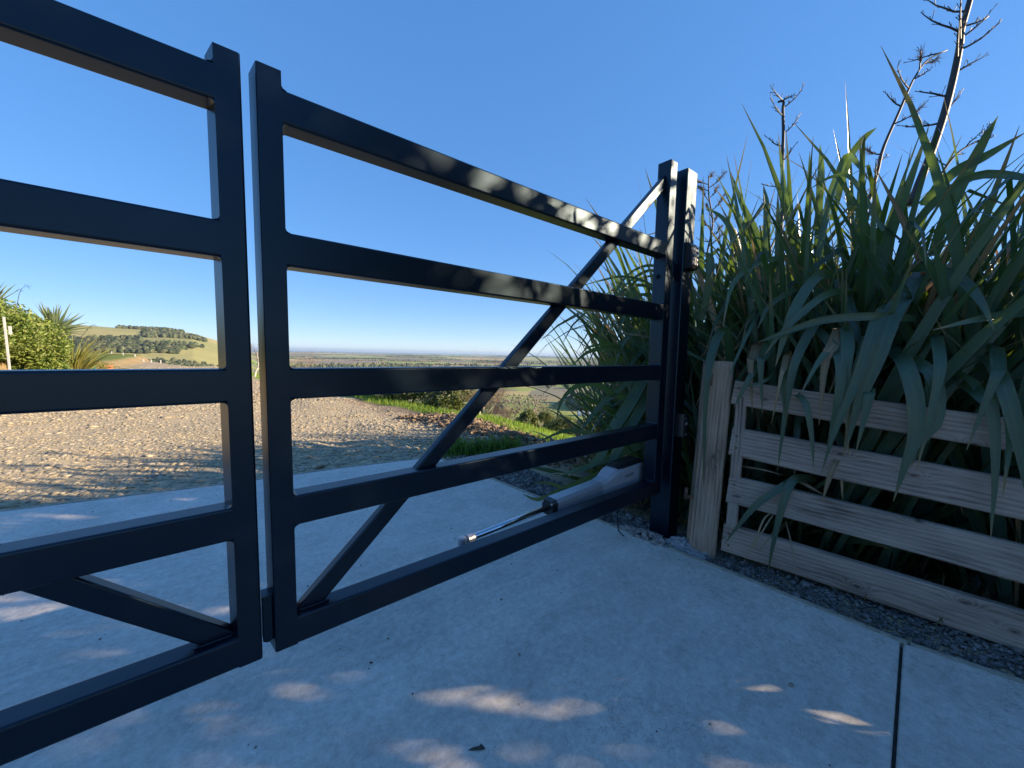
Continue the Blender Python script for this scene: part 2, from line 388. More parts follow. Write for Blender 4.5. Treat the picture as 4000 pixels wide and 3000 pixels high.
def height(x, y):
    x = np.asarray(x, dtype=float); y = np.asarray(y, dtype=float)
    e, ex, ey = edge_e(x, y)
    soft = np.where(e < 1.2, e * e / 2.4, e - 0.6)
    z = -VAL * np.tanh(0.33 * soft / VAL)
    near = 1 - sstep(e, 0, 6)
    # bank left of the drive
    up = sstep(-3.9 - x, 0.0, 1.1); yl = np.interp(y, [3, 6, 10, 15, 20, 28, 45], [0.25, 0.5, 0.8, 0.92, 0.62, 0.28, 0.45])
    z = z + up * yl * near + 0.028 * np.maximum(0, -x - 4.4) * near * (np.abs(x) < 60)
    # fill under slabs
    inslab = (y < 2.75) & (x < 2.35) & (y > -6)
    dist_slab = np.maximum(y - 2.45, x - 2.0)
    flat = sstep(dist_slab, -0.2, 0.9) * near
    z = z + flat * ((hash_noise(x, y, 0.9, 1) - 0.5) * 0.07 + (hash_noise(x, y, 0.35, 2) - 0.5) * 0.03)
    z = z - 0.035 * near
    # earth windrow along the drive edge
    win = np.exp(-((ex + 0.35) / 0.42) ** 2) * sstep(y, 0.9, 1.8) * (1 - sstep(y, 4.0, 5.2))
    z = z + 0.10 * win
    # far hills
    dx = x - CAM.x; dy = y - CAM.y; r = np.hypot(dx, dy); az = np.arctan2(dx, dy)
    el = np.interp(az, HP_AZ, HP_EL, left=R(1.6), right=R(-2.4))
    top = 2300 * np.tan(el) + CAM.z
    prof = sstep(r, 150, 2300) ** 0.9
    bump = (hash_noise(x, y, 420, 3) - 0.5) * 42 * sstep(r, 500, 1200) * (1 - sstep(r, 1900, 2250)) + (hash_noise(x, y, 150, 4) - 0.5) * 10 * sstep(r, 400, 900) * (1 - sstep(r, 2000, 2300))
    behind = 1 - 0.9 * sstep(r, 2400, 4200)
    wl_ = sstep(-az, R(-9), R(0.0)) * (np.abs(az) < R(100))
    hill = (np.maximum(top + VAL, 0) * prof + bump) * behind
    z = z + hill * wl_
    # plain undulation
    far = sstep(r, 900, 2500)
    z = z + far * (1 - wl_) * (hash_noise(x, y, 900, 5) - 0.5) * 6
    z = z - 12 * sstep(r, 13800, 14600) * (1 - wl_ * (r < 5000))
    return z
def hz(x, y): return float(height(np.array([x]), np.array([y]))[0])

def terrain_color(x, y, z):
    e, ex, ey = edge_e(x, y); n = len(x)
    dx = x - CAM.x; dy = y - CAM.y; r = np.hypot(dx, dy); az = np.arctan2(dx, dy)
    gravel = np.array([0.45, 0.36, 0.23]); gravel2 = np.array([0.375, 0.31, 0.215]); dirt = np.array([0.27, 0.20, 0.135]); lawn = np.array([0.20, 0.28, 0.035])
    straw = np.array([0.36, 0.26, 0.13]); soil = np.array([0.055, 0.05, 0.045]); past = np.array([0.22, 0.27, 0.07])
    col = np.tile(gravel, (n, 1))
    k = hash_noise(x, y, 1.3, 11)[:, None]; col = col * (1 - 0.5 * k) + gravel2 * 0.5 * k
    def blend(mask, c):
        nonlocal col
        col = col * (1 - mask[:, None]) + np.asarray(c) * mask[:, None]
    nn = (hash_noise(x, y, 0.5, 12) - 0.5) * 0.5
    blend(sstep(ex + nn, -0.75, -0.25) * (y < 8) * (y > 0.3), dirt)
    blend(sstep(ex + nn * 0.6, 0.0, 0.25) * (y > 1.0), lawn)
    # soil under the flax and behind the fence
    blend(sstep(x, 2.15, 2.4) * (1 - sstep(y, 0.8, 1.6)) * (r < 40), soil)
    lw = sstep(ey, 0, 1.0) * (r < 200); blend(lw, lawn * 0.9)
    # left bank: straw toe, green top
    up = -3.9 - x + nn
    blend(sstep(up, 0.0, 0.3) * (r < 60), straw)
    blend(sstep(up, 0.75, 1.2) * (r < 60), np.array([0.16, 0.20, 0.05]))
    # slope / pasture
    pm = sstep(e, 9, 22); blend(pm, past)
    kk = hash_noise(x, y, 60, 13); blend(pm * sstep(kk, 0.5, 0.8) * 0.7, np.array([0.32, 0.28, 0.11]))
    # hills on the left: dry pasture
    hl = sstep(r, 250, 500) * (az < R(8)); kk = hash_noise(x, y, 350, 14)[:, None]
    hc = np.array([0.38, 0.32, 0.14]) * (1 - kk) + np.array([0.28, 0.28, 0.11]) * kk
    col = col * (1 - hl[:, None]) + hc * hl[:, None]
    # plain: patchwork of fields
    pl = sstep(r, 420, 700) * (az >= R(3.0))
    seeds = np.stack([np.sin(SA) * SR, np.cos(SA) * SR], 1)
    idx = np.zeros(n, dtype=int); sel = np.where(pl > 0)[0]
    for i in range(0, len(sel), 4000):
        s = sel[i:i + 4000]; P = np.stack([dx[s], dy[s]], 1)
        rr = r[s][:, None]
        d2 = ((P[:, None, :] - seeds[None]) ** 2).sum(2); idx[s] = d2.argmin(1)
    fc = FIELD[idx]; col = col * (1 - pl[:, None]) + fc * pl[:, None]
    return np.clip(col, 0.01, 0.8)
NS = 520
SA = rng.uniform(R(2), R(100), NS); SR = np.exp(rng.uniform(math.log(480), math.log(15000), NS))
PAL = np.array([[0.15, 0.19, 0.06], [0.17, 0.20, 0.07], [0.16, 0.19, 0.06], [0.19, 0.20, 0.08], [0.12, 0.16, 0.05], [0.27, 0.22, 0.11], [0.20, 0.15, 0.11], [0.18, 0.14, 0.11], [0.11, 0.11, 0.07], [0.14, 0.13, 0.10], [0.16, 0.13, 0.11]])
FIELD = PAL[rng.integers(0, len(PAL), NS)] * np.array([1.5, 1.5, 1.35])
def build_terrain():
    azs = np.concatenate([np.linspace(-180, -30, 60, endpoint=False), np.linspace(-30, 105, 820, endpoint=False), np.linspace(105, 180, 30, endpoint=False)])
    azs = np.radians(azs); rs = np.concatenate([[0.0], np.geomspace(0.6, 12, 90), np.geomspace(12.5, 60, 70), np.geomspace(63, 14800, 150), [20000, 46000]])
    A, RR = np.meshgrid(azs, rs); X = (np.sin(A) * RR).ravel() + CAM.x; Y = (np.cos(A) * RR).ravel() + CAM.y
    Z = height(X, Y); na, nr = len(azs), len(rs)
    C = terrain_color(X, Y, Z)
    i, j = np.meshgrid(np.arange(nr - 1), np.arange(na), indexing='ij'); i = i.ravel(); j = j.ravel(); j2 = (j + 1) % na
    F = np.stack([i * na + j, i * na + j2, (i + 1) * na + j2, (i + 1) * na + j], 1)[:, ::-1]
    F = F[i > 0]
    # centre fan
    c0 = np.stack([np.zeros(na, int), np.zeros(na, int), na + (np.arange(na) + 1) % na, na + np.arange(na)], 1)
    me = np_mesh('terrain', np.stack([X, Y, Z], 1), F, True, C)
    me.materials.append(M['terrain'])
    o = link('ground', me); tag(o, 'gravel drive, earth bank, grassy slope, pasture plain and far hills', 'ground', kind='structure')
build_terrain()
# sea sheet beyond the coast
mb = MB(); az0, az1, ns = R(-12), R(110), 60; vs = []; 
for k in range(ns + 1):
    a = az0 + (az1 - az0) * k / ns
    for rr in (13500, 45500): vs.append((CAM.x + math.sin(a) * rr, CAM.y + math.cos(a) * rr, -VAL - 6.0))
mb.add(vs, [(2 * k, 2 * k + 1, 2 * k + 3, 2 * k + 2) for k in range(ns)])
tag(mb.build('sea', M['sea']), 'thin blue band of sea along the horizon', 'sea', kind='structure')

# ---------------------------------------------------------------- driveway slabs
def jointY(x): return -1.035 + 0.058 * (x - 1.99)
right_edge = [(1.697, 2.39), (1.81, 1.15), (1.926, -0.08), (1.965, -0.6), (1.992, jointY(1.992))]
far_edge = [(-4.2, 3.30), (-1.256, 2.859), (-0.082, 2.647), (0.8, 2.555), (1.542, 2.42)]
def slab(name, poly, z0, z1, parent, mat=None):
    mb = MB(); n = len(poly); b = 0.006
    cx = sum(p[0] for p in poly) / n; cy = sum(p[1] for p in poly) / n
    def inset(p): v = Vector((cx - p[0], cy - p[1])); v.normalize(); return (p[0] + v.x * b, p[1] + v.y * b)
    ins = [inset(p) for p in poly]
    vs = [(x, y, z0) for x, y in poly] + [(x, y, z1 - b) for x, y in poly] + [(x, y, z1) for x, y in ins]
    fs = [(i, (i + 1) % n, n + (i + 1) % n, n + i) for i in range(n)] + [(n + i, n + (i + 1) % n, 2 * n + (i + 1) % n, 2 * n + i) for i in range(n)]
    fs += [tuple(2 * n + i for i in range(n)), tuple(reversed(range(n)))]
    mb.add(vs, fs); return mb.build(name, mat or M['concrete'], parent)
drive = empty('driveway'); tag(drive, 'grey concrete driveway running through the gateway', 'driveway', kind='structure')
g = 0.0045
slab('slab', [(-4.2, jointY(-4.2) + g), (1.992, jointY(1.992) + g)] + list(reversed(right_edge[:-1])) + list(reversed(far_edge)), -0.12, 0.0, drive)
slab('slab', [(-4.2, -6.0), (2.26, -6.0), (2.20, -3.2), (2.075, -1.36), (1.993, jointY(1.993) - g), (-4.2, jointY(-4.2) - g)], -0.12, 0.0005, drive)
mb = MB(); mb.box((-4.2, -1.7, -0.1), (1.98, -0.85, -0.014))   # mortar bed showing dark in the joint
o = mb.build('joint_bed', M['soil'], drive)
def strip(name, pts, w, z0, z1, side, mat, parent):
    mb = MB(); n = len(pts); L = []
    for i, p in enumerate(pts):
        a = Vector(pts[max(i - 1, 0)]); b = Vector(pts[min(i + 1, n - 1)]); d = (b - a).normalized(); nrm = Vector((-d.y, d.x)) * side
        p = Vector(p); q = p + nrm * w; p = p + nrm * 0.0015; L.append((p, q))
    vs = []
    for p, q in L: vs += [(p.x, p.y, z0), (p.x, p.y, z1), (q.x, q.y, z1 - 0.002), (q.x, q.y, z0)]
    fs = []
    for i in range(n - 1):
        a = 4 * i; fs += [(a + 1, a + 5, a + 6, a + 2), (a + 2, a + 6, a + 7, a + 3), (a, a + 4, a + 5, a + 1)]
    fs += [(0, 1, 2, 3), tuple(4 * (n - 1) + k for k in (3, 2, 1, 0))]
    mb.add(vs, fs); return mb.build(name, mat, parent)
def dense(pts, k=8, j=0.004, seed=1):
    rr = random.Random(seed); out = []
    for a, b in zip(pts[:-1], pts[1:]):
        for i in range(k): t = i / k; out.append((a[0] + (b[0] - a[0]) * t + rr.uniform(-j, j) * 0.0, a[1] + (b[1] - a[1]) * t))
    out.append(pts[-1]); return out
strip('edging_board', dense(right_edge + [(1.998, -1.05)]), 0.024, -0.1, 0.004, 1, M['edging'], drive)
strip('edging_board', dense([(1.995, -1.06), (2.077, -1.36), (2.202, -3.2), (2.262, -6.0)]), 0.024, -0.1, 0.003, 1, M['edging'], drive)
strip('edging_board', dense(far_edge + [(1.69, 2.396)]), 0.024, -0.1, 0.005, 1, M['edging'], drive)

# ---------------------------------------------------------------- gate leaves
RZ = [(1.680, 1.760), (1.3294, 1.4145), (0.9826, 1.0646), (0.6345, 0.7178), (0.292, 0.3705)]
DEP = 0.065
def weld(mb, x, z, sx, sz, s=0.011, y0=0.001, y1=DEP - 0.001):
    # small concave fillet in an inside corner
    pts = [(x, z), (x + sx * s, z)]
    for i in range(1, 4):
        a = R(90 * i / 4); pts.append((x + sx * (s - s * math.sin(a)), z + sz * (s - s * math.cos(a))))
    pts.append((x, z + sz * s))
    n = len(pts); vs = [(px, y0, pz_) for px, pz_ in pts] + [(px, y1, pz_) for px, pz_ in pts]
    fs = [tuple(range(n)), tuple(reversed(range(n, 2 * n)))] + [(i, n + i, n + (i + 1) % n, (i + 1) % n) for i in range(n)]
    mb.add(vs, fs)
def gate_leaf(name, label, xm, xh, mirror, cat='gate'):
    """xm: x of the meeting edge, xh: x of the inner edge of the hinge stile"""
    sg = -1 if mirror else 1
    root = empty(name, (xm, 0, 0)); tag(root, label, cat)
    P = M['powder']
    ws = 0.053 if not mirror else 0.0505
    a, b = (xm, xm + sg * ws); x0, x1 = min(a, b), max(a, b)
    sp_ = 0.009 if not mirror else 0.0145      # section is wider at the back
    c5 = 0.004
    prof = [(x0, c5), (x0 + c5 * 0.4, c5 * 0.3), (x0 + c5, 0), (x1 - (0 if not mirror else c5), 0)] + ([] if not mirror else [(x1, c5)]) + [(x1, DEP), (x0 - sp_, DEP)]
    if mirror: prof = [(x0, 0)] + prof[3:]
    n_ = len(prof); mb = MB(); vs_ = [(px2, py2, 0.292) for px2, py2 in prof] + [(px2, py2, 1.802) for px2, py2 in prof]
    mb.add(vs_, [tuple(reversed(range(n_))), tuple(range(n_, 2 * n_))] + [(i, (i + 1) % n_, n_ + (i + 1) % n_, n_ + i) for i in range(n_)])
    mb.build('meeting_stile', P, root)
    inner = xm + sg * ws
    for z0, z1 in RZ:
        r0, r1 = (inner, xh) if not mirror else (xh, inner)
        mb = MB(); mb.bar((r0, 0, z0), (r1, 0, z0), (0, 0, 1), (0, 1, 0), z1 - z0, DEP, 0.006)
        mb.build('rail', P, root)
    # hinge stile
    hw = 0.073; hx0 = xh if not mirror else xh - hw
    mb = MB(); mb.bar((hx0, 0, 0.292), (hx0, 0, 2.207), (1, 0, 0), (0, 1, 0), hw, 0.08, 0.006)
    mb.build('hinge_stile', P, root)
    # diagonal brace, set back behind the rail faces
    bx0, bz0 = (inner + sg * 0.0, 0.348); dirv = Vector((sg * 0.7255, 0, 0.688)).normalized()
    tx = xh + sg * 0.02
    L = abs(tx - bx0) / abs(dirv.x); pA = Vector((bx0 + sg * 0.012, 0.027, bz0)); pB = pA + dirv * L
    nrm = Vector((-sg * dirv.z, 0, abs(dirv.x)))
    mb = MB(); mb.bar(pA - nrm * 0.026, pB - nrm * 0.026, nrm, (0, 1, 0), 0.052, 0.034, 0.005)
    mb.build('brace', P, root)
    # welds
    zs = sorted([z for pr in RZ for z in pr])
    mb = MB()
    for z0, z1 in RZ:
        weld(mb, inner, z1, sg, 1); weld(mb, inner, z0, sg, -1) if z0 > 0.3 else None
        weld(mb, xh, z1, -sg, 1, 0.008); weld(mb, xh, z0, -sg, -1, 0.008)
    tag(mb.build('weld_fillets', P, root), kind='stuff')
    # weld bead where the brace lands on the bottom rail
    mb = MB(); pts = []
    for i in range(15):
        t = i / 14; pts.append((inner + sg * (0.008 + 0.078 * t), 0.0255 - 0.001 * (i % 2), 0.3725 + 0.0012 * math.sin(i * 2.1)))
    mb.tube(pts, 0.0032, 6); mb.build('weld_bead', P, root, True)
    return root
rg_ = gate_leaf('gate_leaf', 'right leaf of the black steel gate, hung on the post beside the flax', 0.0, 1.908, False)
lg_ = gate_leaf('gate_leaf', 'left leaf of the black steel gate, cut off by the left edge', -0.0289, -2.02, True)
# latch block, bolt heads and holes on the right leaf
mb = MB(); mb.bar((-0.0255, 0.014, 0.325), (-0.0255, 0.014, 0.452), (1, 0, 0), (0, 1, 0), 0.024, 0.042, 0.003); mb.build('latch_block', M['powder'], rg_)
mb = MB(); mb.tube([(-0.013, 0.035, 0.330), (-0.013, 0.035, 0.312)], 0.008, 8); mb.build('latch_bolt', M['powder'], rg_)
mb = MB(); mb.tube([(0.0005, 0.03, 1.775), (-0.0012, 0.03, 1.775)], 0.004, 10); mb.build('drain_hole', M['lens'], rg_)
mb = MB(); mb.tube([(1.909, 0.05, 1.576), (1.897, 0.05, 1.576)], 0.014, 6); mb.tube([(1.898, 0.05, 1.576), (1.890, 0.05, 1.576)], 0.008, 10); mb.build('hinge_bolt', M['powder'], rg_)
for zz in (0.42, 1.62):
    mb = MB(); mb.box((1.982, 0.022, zz - 0.05), (2.058, 0.030, zz + 0.05)); mb.tube([(2.02, 0.026, zz - 0.06), (2.02, 0.026, zz + 0.06)], 0.014, 12); mb.build('hinge', M['powder'], rg_)

# gate post
gp = empty('gate_post', (2.062, -0.02, 0)); tag(gp, 'square black steel gate post carrying the keypad', 'post')
mb = MB(); mb.bar((2.062, -0.02, -0.1), (2.062, -0.02, 2.196), (1, 0, 0), (0, 1, 0), 0.118, 0.13, 0.007); mb.build('shaft', M['powder'], gp)
mb = MB(); mb.bar((2.0635, -0.0185, 2.196), (2.0635, -0.0185, 2.203), (1, 0, 0), (0, 1, 0), 0.115, 0.127, 0.003); mb.build('cap', M['powder'], gp)

# keypad
kp = empty('keypad', (2.12, -0.021, 1.63)); tag(kp, 'black entry keypad with small silver buttons fixed to gate post', 'keypad')
mb = MB(); kx0, kx1, kz0, kz1 = 2.070, 2.158, 1.630, 1.785
prof = [(-0.0205, kz0), (-0.058, kz0 + 0.006), (-0.066, kz0 + 0.03), (-0.062, kz1 - 0.028), (-0.045, kz1 - 0.004), (-0.0205, kz1)]
vs = [(kx0, y, z) for y, z in prof] + [(kx1, y, z) for y, z in prof]; n = len(prof)
mb.add(vs, [tuple(range(n)), tuple(reversed(range(n, 2 * n)))] + [(i, n + i, n + (i + 1) % n, (i + 1) % n) for i in range(n)])
mb.build('housing', M['black'], kp)
for r_ in range(4):
    for c_ in range(3):
        mb = MB(); x = 2.088 + c_ * 0.023; z = 1.738 - r_ * 0.026; y = -0.0665
        mb.tube([(x, y + 0.004, z), (x, y - 0.003, z)], [0.0078, 0.007], 8); mb.build('button', M['silver'], kp)
# photocell sensor
ph = empty('photocell', (2.11, -0.021, 0.63)); tag(ph, 'black photocell sensor with round lens low on gate post', 'sensor')
mb = MB(); prof = []
for i in range(9):
    a = R(180 + 180 * i / 8); prof.append((2.112 + 0.030 * math.cos(a), -0.040 + 0.034 * math.sin(a)))
prof = [(2.082, -0.0205)] + prof + [(2.142, -0.0205)]; n = len(prof)
vs = [(x, y, 0.632) for x, y in prof] + [(x, y, 0.772) for x, y in prof]
mb.add(vs, [tuple(reversed(range(n))), tuple(range(n, 2 * n))] + [(i, (i + 1) % n, n + (i + 1) % n, n + i) for i in range(n)]); mb.build('housing', M['black'], ph)
mb = MB(); mb.tube([(2.106, -0.071, 0.742), (2.105, -0.078, 0.742), (2.1045, -0.081, 0.742)], [0.0115, 0.009, 0.003], 12); mb.build('lens', M['lens'], ph)
def ring(mb, c, rx, rz_, y, w=0.0012, n=14):
    mb.tube([(c[0] + rx * math.cos(2 * math.pi * i / n), y, c[1] + rz_ * math.sin(2 * math.pi * i / n)) for i in range(n + 1)], w, 4)
mb = MB(); ring(mb, (2.104, 0.7175), 0.0075, 0.004, -0.0748); mb.build('printed_eye', M['white_print'], ph)
mb = MB(); ring(mb, (2.104, 0.7175), 0.002, 0.002, -0.0748); mb.build('printed_pupil', M['white_print'], ph)
for zz, x0, x1 in ((0.7085, 2.090, 2.120), (0.6480, 2.092, 2.116)):
    mb = MB(); mb.box((x0, -0.0755, zz), (x1, -0.0735, zz + 0.0022)); mb.build('printed_line', M['white_print'], ph)

# ---------------------------------------------------------------- gate opener (linear actuator)
op = empty('gate_opener', (1.17, 0.12, 0.36)); tag(op, 'grey electric gate opener arm with chrome rod behind bottom rail', 'gate opener')
ta = Vector((0.66, 0.105, 0.358)); tb = Vector((1.17, 0.132, 0.362)); ax = (tb - ta).normalized(); sd_ = Vector((0, 0, 1)).cross(ax).normalized(); upv = ax.cross(sd_)
def orient(s, u, w): return ta + ax * s + sd_ * u + upv * w
mb = MB(); mb.tube([orient(0.03, 0, 0), orient(0.53, 0, 0)], 0.0135, 16); mb.build('rod', M['chrome'], op, True)
mb = MB(); mb.tube([orient(0.012, 0, 0), orient(0.045, 0, 0)], 0.019, 12); mb.build('rod_clamp', M['alu'], op)
mb = MB(); mb.tube([orient(-0.012, 0, -0.02), orient(-0.012, 0, 0.016), orient(-0.012, 0, 0.02)], [0.017, 0.017, 0.012], 12); mb.tube([orient(0.02, 0, 0), orient(-0.012, 0, 0)], 0.009, 8); mb.build('rod_eye', M['alu'], op)
def sect(s, hw, hh, ch, off=0.0):
    pr = [(-hw + ch, -hh), (hw - ch, -hh), (hw, -hh + ch), (hw, hh - ch), (hw - ch, hh), (-hw + ch, hh), (-hw, hh - ch), (-hw, -hh + ch)]
    return [orient(s, u, w + off) for u, w in pr]
def loft(mb, secs):
    n = len(secs[0]); vs = [p for s in secs for p in s]; fs = [tuple(range(n)), tuple(reversed(range(len(vs) - n, len(vs))))]
    for i in range(len(secs) - 1):
        for k in range(n): fs.append((i * n + k, (i + 1) * n + k, (i + 1) * n + (k + 1) % n, i * n + (k + 1) % n))
    mb.add(vs, fs)
mb = MB(); loft(mb, [sect(0.492, 0.036, 0.036, 0.012), sect(0.5215, 0.043, 0.043, 0.014)]); mb.build('front_cap', M['black'], op)
for u in (-0.03, 0.03):
    mb = MB(); mb.tube([orient(0.4925, u, 0.026), orient(0.487, u, 0.026)], 0.005, 8); mb.build('cap_screw', M['silver'], op)
mb = MB(); loft(mb, [sect(0.522, 0.042, 0.042, 0.014), sect(0.905, 0.043, 0.043, 0.014)]); mb.build('barrel', M['alu'], op)
mb = MB(); loft(mb, [sect(0.9055, 0.045, 0.046, 0.015), sect(0.955, 0.047, 0.050, 0.015, 0.004), sect(1.03, 0.056, 0.070, 0.02, 0.02), sect(1.08, 0.058, 0.074, 0.022, 0.024), sect(1.30, 0.058, 0.072, 0.022, 0.026), sect(1.345, 0.045, 0.055, 0.02, 0.018)]); mb.build('motor_housing', M['opener'], op)
mb = MB(); loft(mb, [sect(1.045, 0.040, 0.010, 0.006, 0.092), sect(1.10, 0.050, 0.016, 0.01, 0.094), sect(1.30, 0.050, 0.016, 0.01, 0.092), sect(1.33, 0.04, 0.008, 0.005, 0.082)]); mb.build('release_cover', M['black'], op)
mb = MB(); mb.tube([orient(1.10, 0, 0.108), orient(1.10, 0, 0.116)], 0.022, 16); mb.build('release_key', M['black'], op)
mb = MB()    # raised maker's lettering on the side, too worn to read
for i in range(9):
    s0 = 1.105 + i * 0.011
    a = orient(s0, -0.0585, 0.03); b = orient(s0, -0.0585, 0.046); mb.tube([a, b], 0.0014, 4)
    if i % 2 == 0: mb.tube([b, orient(s0 + 0.007, -0.0585, 0.046)], 0.0014, 4)
    if i % 3 == 0: mb.tube([a, orient(s0 + 0.007, -0.0585, 0.03)], 0.0014, 4)
mb.build('raised_lettering', M['black'], op)
mb = MB(); mb.box((1.95, 0.165, 0.335), (2.063, 0.20, 0.345)); mb.build('rear_bracket', M['powder'], op)
mb = MB(); mb.tube([(1.72, 0.12, 0.30), (1.735, 0.13, 0.18), (1.77, 0.14, 0.06), (1.84, 0.15, 0.0), (1.93, 0.16, -0.03)], 0.004, 6); mb.build('cable', M['black'], op, True)

# ---------------------------------------------------------------- wooden post and fence
FA = (2.098, -0.305); FB = (2.35, -1.338)
fdir = Vector((FB[0] - FA[0], FB[1] - FA[1], 0)).normalized(); fn = Vector((-fdir.y, fdir.x, 0))   # fn points away (behind)
if (Vector((FA[0], FA[1], 0)) - Vector((CAM.x, CAM.y, 0))).dot(fn) < 0: fn = -fn
def fp(s, off, z): return Vector((FA[0], FA[1], 0)) + fdir * s + fn * off + Vector((0, 0, z))
def rotmesh(o_parent, name, mat, origin, xaxis, zaxis, verts, faces, smooth=False):
    X = xaxis.normalized(); Z = (zaxis - X * zaxis.dot(X)).normalized(); Y = Z.cross(X)
    me = bpy.data.meshes.new(name); me.from_pydata([tuple(v) for v in verts], [], faces); me.update()
    if smooth: me.polygons.foreach_set('use_smooth', [True] * len(me.polygons))
    me.materials.append(mat); o = bpy.data.objects.new(name, me); COL.objects.link(o)
    mw = Matrix((X, Y, Z)).transposed().to_4x4(); mw.translation = origin
    if o_parent: o.parent = o_parent; o.matrix_local = Matrix.Translation(-o_parent.location) @ mw
    else: o.matrix_local = mw
    return o
def plank(L, w, d, seed, nseg=18):
    rr = random.Random(seed); vs = []; fs = []; c = 0.006; n = 8
    ph_ = rr.uniform(0, 9)
    for i in range(nseg + 1):
        x = L * i / nseg; jw = 0.004 * math.sin(x * 3.1 + ph_) + rr.uniform(-0.0012, 0.0012); jd = 0.002 * math.sin(x * 5 + ph_)
        lo, hi = jw, w + jw * 0.6 + rr.uniform(-0.001, 0.001)
        for (y, z) in [(c, lo), (d - c, lo), (d, lo + c), (d, hi - c), (d - c, hi), (c, hi), (0, hi - c), (0, lo + c)]: vs.append((x, y + jd, z))
    for i in range(nseg):
        for k in range(n): a = i * n + k; b = i * n + (k + 1) % n; fs.append((a, b, b + n, a + n))
    fs += [tuple(reversed(range(n))), tuple(nseg * n + k for k in range(n))]
    return vs, fs
fence = empty('wooden_fence', fp(0, 0, 0)); tag(fence, 'weathered four-rail wooden fence in front of the flax', 'fence')
def railpt(u, v): return pplane(u, v, FA, FB)
rail_px = [((2860, 1480), (2855, 1575), (4000, 1653), (4000, 1776)), ((2852, 1668), (2845, 1775), (4000, 1880), (4000, 2035)),
           ((2838, 1856), (2835, 1960), (4000, 2137), (4000, 2285)), ((2820, 2042), (2815, 2152), (4000, 2400), (4000, 2549))]
for k, (a, b, c, d) in enumerate(rail_px):
    pa, pb, pc, pdn = railpt(*a), railpt(*b), railpt(*c), railpt(*d)
    w = 0.5 * ((pa - pb).length + (pc - pdn).length)
    xa = (pdn - pb).normalized(); L = (pdn - pb).length * 2.6
    vs, fs = plank(L, w, 0.042, 40 + k)
    yax = Vector((0, 0, 1)).cross(xa)
    o = rotmesh(fence, 'rail', M['wood'], pb, xa, Vector((0, 0, 1)), [(x, (0.042 - y) if yax.dot(fn) < 0 else y, z) if False else (x, y if yax.dot(fn) > 0 else -y, z) for x, y, z in vs], fs if yax.dot(fn) > 0 else [tuple(reversed(f)) for f in fs])
    # nail heads
    for dz in (0.3, 0.72):
        mb = MB(); p = pb + xa * 0.035 + Vector((0, 0, w * dz)); mb.tube([p - fn * 0.0, p - fn * 0.003], 0.006, 7)
        mb.build('nail_head', M['rust'], fence)
def batten(s0, w, z0, z1, seed, name='batten'):
    vs, fs = plank(z1 - z0, w, 0.045, seed, 8)
    o0 = fp(s0, 0.0445, z0)
    rotmesh(fence, name, M['wood'], o0, Vector((0, 0, 1)), fdir, [(x, y - 0.045 if Vector((0, 0, 0)).dot(fn) else y, z) for x, y, z in vs], fs)
ztop = railpt(2860, 1480).z
batten(0.028, 0.052, 0.06, ztop - 0.02, 61)
batten(1.62, 0.06, 0.0, ztop - 0.1, 62)
batten(2.55, 0.06, -0.05, ztop - 0.15, 63)

# old strainer post with two rusty gudgeons
wp = empty('wooden_post', (2.165, -0.215, 0)); tag(wp, 'thick weathered wooden post with rusty gate pins, beside gate post', 'post')
vs = []; fs = []; nn_ = 36; nl = 26; half = 0.074
vd0 = Vector((FWD.x, FWD.y, 0)).normalized()
cb = pz(2757, 2155, 0.0) + vd0 * 0.062
ctr = Vector((cb.x, cb.y, 0))
hgt = 1.09
for it in range(6):      # height from where the top edge shows
    pt_ = pd(2805, 1410, (Vector((ctr.x, ctr.y, hgt)) - CAM).dot(FWD)); hgt = pt_.z
pt_ = pd(2806, 1410, (Vector((ctr.x, ctr.y, hgt)) - CAM).dot(FWD)); lean = Vector((pt_.x - ctr.x, pt_.y - ctr.y, 0))
rot0 = math.atan2(fdir.y, fdir.x) + 0.35
for i in range(nl + 1):
    z = -0.12 + (hgt + 0.12) * i / nl
    for k in range(nn_):
        a = 2 * math.pi * k / nn_
        sup = (abs(math.cos(a)) ** 5 + abs(math.sin(a)) ** 5) ** (-1 / 5)       # rounded square section
        rad = half * sup * (1.0 - 0.04 * z) * (1 + 0.02 * math.sin(7 * a + z * 2) + 0.03 * (hash_noise(np.array([a * 3.0]), np.array([z * 6.0]), 1.0, 9)[0] - 0.5))
        d_ = (a - 5.05 + math.pi) % (2 * math.pi) - math.pi      # long drying split
        rad -= 0.016 * math.exp(-(d_ / 0.06) ** 2) * (0.35 + 0.65 * sstep(np.array([z]), 0.1, 0.7)[0])
        vs.append((z, rad * math.cos(a), rad * math.sin(a)))
for i in range(nl):
    for k in range(nn_): a = i * nn_ + k; b = i * nn_ + (k + 1) % nn_; fs.append((a, a + nn_, b + nn_, b))
fs += [tuple(range(nn_)), tuple(reversed([nl * nn_ + k for k in range(nn_)]))]
wp.location = ctr
rotmesh(wp, 'shaft', M['postwood'], ctr.copy(), Vector((lean.x / hgt, lean.y / hgt, 1)), Vector((math.cos(rot0), math.sin(rot0), 0)), vs, [tuple(reversed(f)) for f in fs], True)
vdir = Vector((FWD.x, FWD.y, 0)).normalized(); vside = Vector((vdir.y, -vdir.x, 0))
